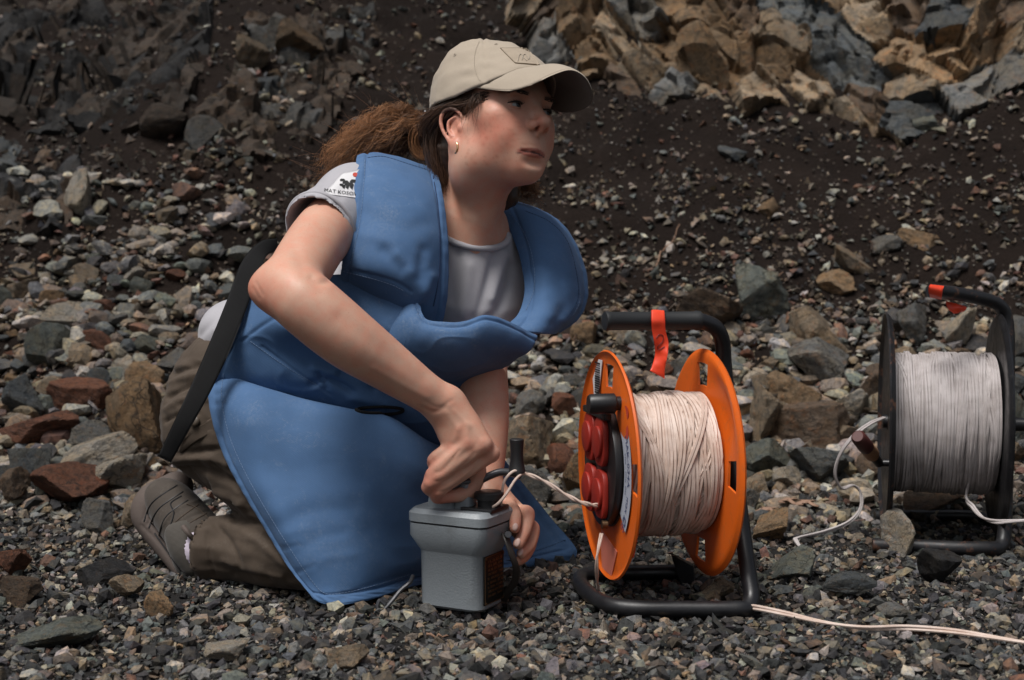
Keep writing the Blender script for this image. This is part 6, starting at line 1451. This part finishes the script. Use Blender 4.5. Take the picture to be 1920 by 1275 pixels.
mb = MB(); mb.tube([a+d*.28, a+d*.33, a+d*.62], [.0105, .0125, .0125], 16); wg = mb.build('wooden_grip', M['wood'], ck)
mb = MB(); mb.tube([a+d*.60, a+d*.63, a+d*.96, a+d*1.0], [.0128, .0132, .0125, .009], 16); mb.build('grip_end', M['wood_dark'], ck)
C = [[W(1744, 533, 2.345), W(1770, 536, 2.365)], [W(1741, 538, 2.335), W(1768, 544, 2.35)], [W(1741, 548, 2.338), W(1766, 556, 2.352)], [W(1744, 558, 2.35), W(1766, 562, 2.36)]]; sheet('tape_wrap', np.array(C), .0014, M['tape'], reel2, 24, 12, noise=.0006)
C = [[W(1775, 564, 2.40), W(1806, 572, 2.42)], [W(1778, 576, 2.395), W(1812, 578, 2.415)], [W(1790, 588, 2.40), W(1804, 586, 2.42)]]; sheet('tape_tail', np.array(C), .0012, M['tape'], reel2, 16, 14, noise=.003, nscale=50)

# ------------------------------------------------------------------ loose cables
def twin(name, P, r, mat, lab, sides=7, gap=.95):
    P = np.asarray(P); T = np.gradient(P, axis=0); T /= np.linalg.norm(T, axis=1)[:, None]; s_ = np.cross(T, [0, 0, 1.0]); s_ /= np.linalg.norm(s_, axis=1)[:, None]+1e-9; tw = np.linspace(0, 1, len(P))*7
    off = s_*np.cos(tw)[:, None]*r*gap+np.array([0, 0, 1.0])*np.sin(tw)[:, None]*r*gap; mb = MB(); mb.tube(P+off, r, sides); mb.tube(P-off, r, sides); o = mb.build(name, mat); tag(o, lab, 'cable', 'loose cables'); return o
gp = [G(x, y, .010) for x, y in ((1300, 1140), (1345, 1139), (1400, 1137), (1470, 1150), (1540, 1166), (1620, 1177), (1700, 1177), (1790, 1184), (1880, 1198), (1990, 1216))]
gp[0][2] = .026; gp[1][2] = .026; gp[2][2] = .027
gp = np.array([[p[0], p[1], p[2]] for p in gp]); gp[:3] = [W(1300, 1141, 1.962), W(1345, 1138, 1.952), W(1400, 1137, 1.952)]
twin('cable', catmull(gp, 8), .0022, M['cable'], 'cream twin cable running over the gravel from the orange reel to the right edge')
je = W(988, 889, 2.0)
mb = MB(); mb.tube(catmull([W(916, 955, 1.978), W(934, 944, 1.962), W(950, 925, 1.965), W(966, 900, 1.98), W(980, 888, 1.998), je], 6), .0020, 7); mb.tube(catmull([W(938, 962, 1.99), W(941, 930, 1.982), W(946, 902, 1.985), W(962, 884, 1.99), W(978, 884, 1.998), je], 6), .0020, 7)
P = catmull([je, W(1020, 902, 2.0), W(1060, 927, 2.0), W(1090, 942, 2.0), W(1112, 947, 2.008), W(1125, 947, 2.02)], 8); T = np.linspace(0, 16, len(P)); mb.tube(P+.0018*np.stack([0*T, np.cos(T), np.sin(T)], 1), .0018, 7); mb.tube(P-.0018*np.stack([0*T, np.cos(T), np.sin(T)], 1), .0018, 7)
tag(mb.build('cable', M['cable']), 'twisted cream lead from the grey box to the orange reel sockets', 'cable', 'loose cables')
twin('cable', catmull([W(1128, 1000, 2.0), W(1120, 1040, 1.99), W(1119, 1075, 2.0), W(1121, 1100, 2.03), G(1124, 1117, .008)], 6), .0016, M['cable'], 'short cream cable end hanging below the left orange flange')
twin('cable', catmull([W(1658, 783, 2.46), W(1630, 795, 2.44), W(1598, 820, 2.43), W(1574, 855, 2.44), W(1566, 890, 2.45), W(1578, 915, 2.46), W(1600, 910, 2.47), W(1614, 925, 2.47), W(1613, 955, 2.46), W(1590, 980, 2.45), W(1545, 997, 2.44), W(1496, 1008, 2.42), W(1493, 1014, 2.41), W(1502, 1028, 2.39)], 8), .0021, M['cable2'], 'lilac-grey cable looping left out of the black reel')
twin('cable', catmull([QL(QW*.80, .116, -.02), W(1812, 925, 2.40), W(1824, 950, 2.37), W(1842, 970, 2.34), W(1866, 978, 2.32), W(1900, 977, 2.30), W(1990, 972, 2.25)], 8), .0021, M['cable2'], 'lilac-grey cable leaving the black reel to the right edge')
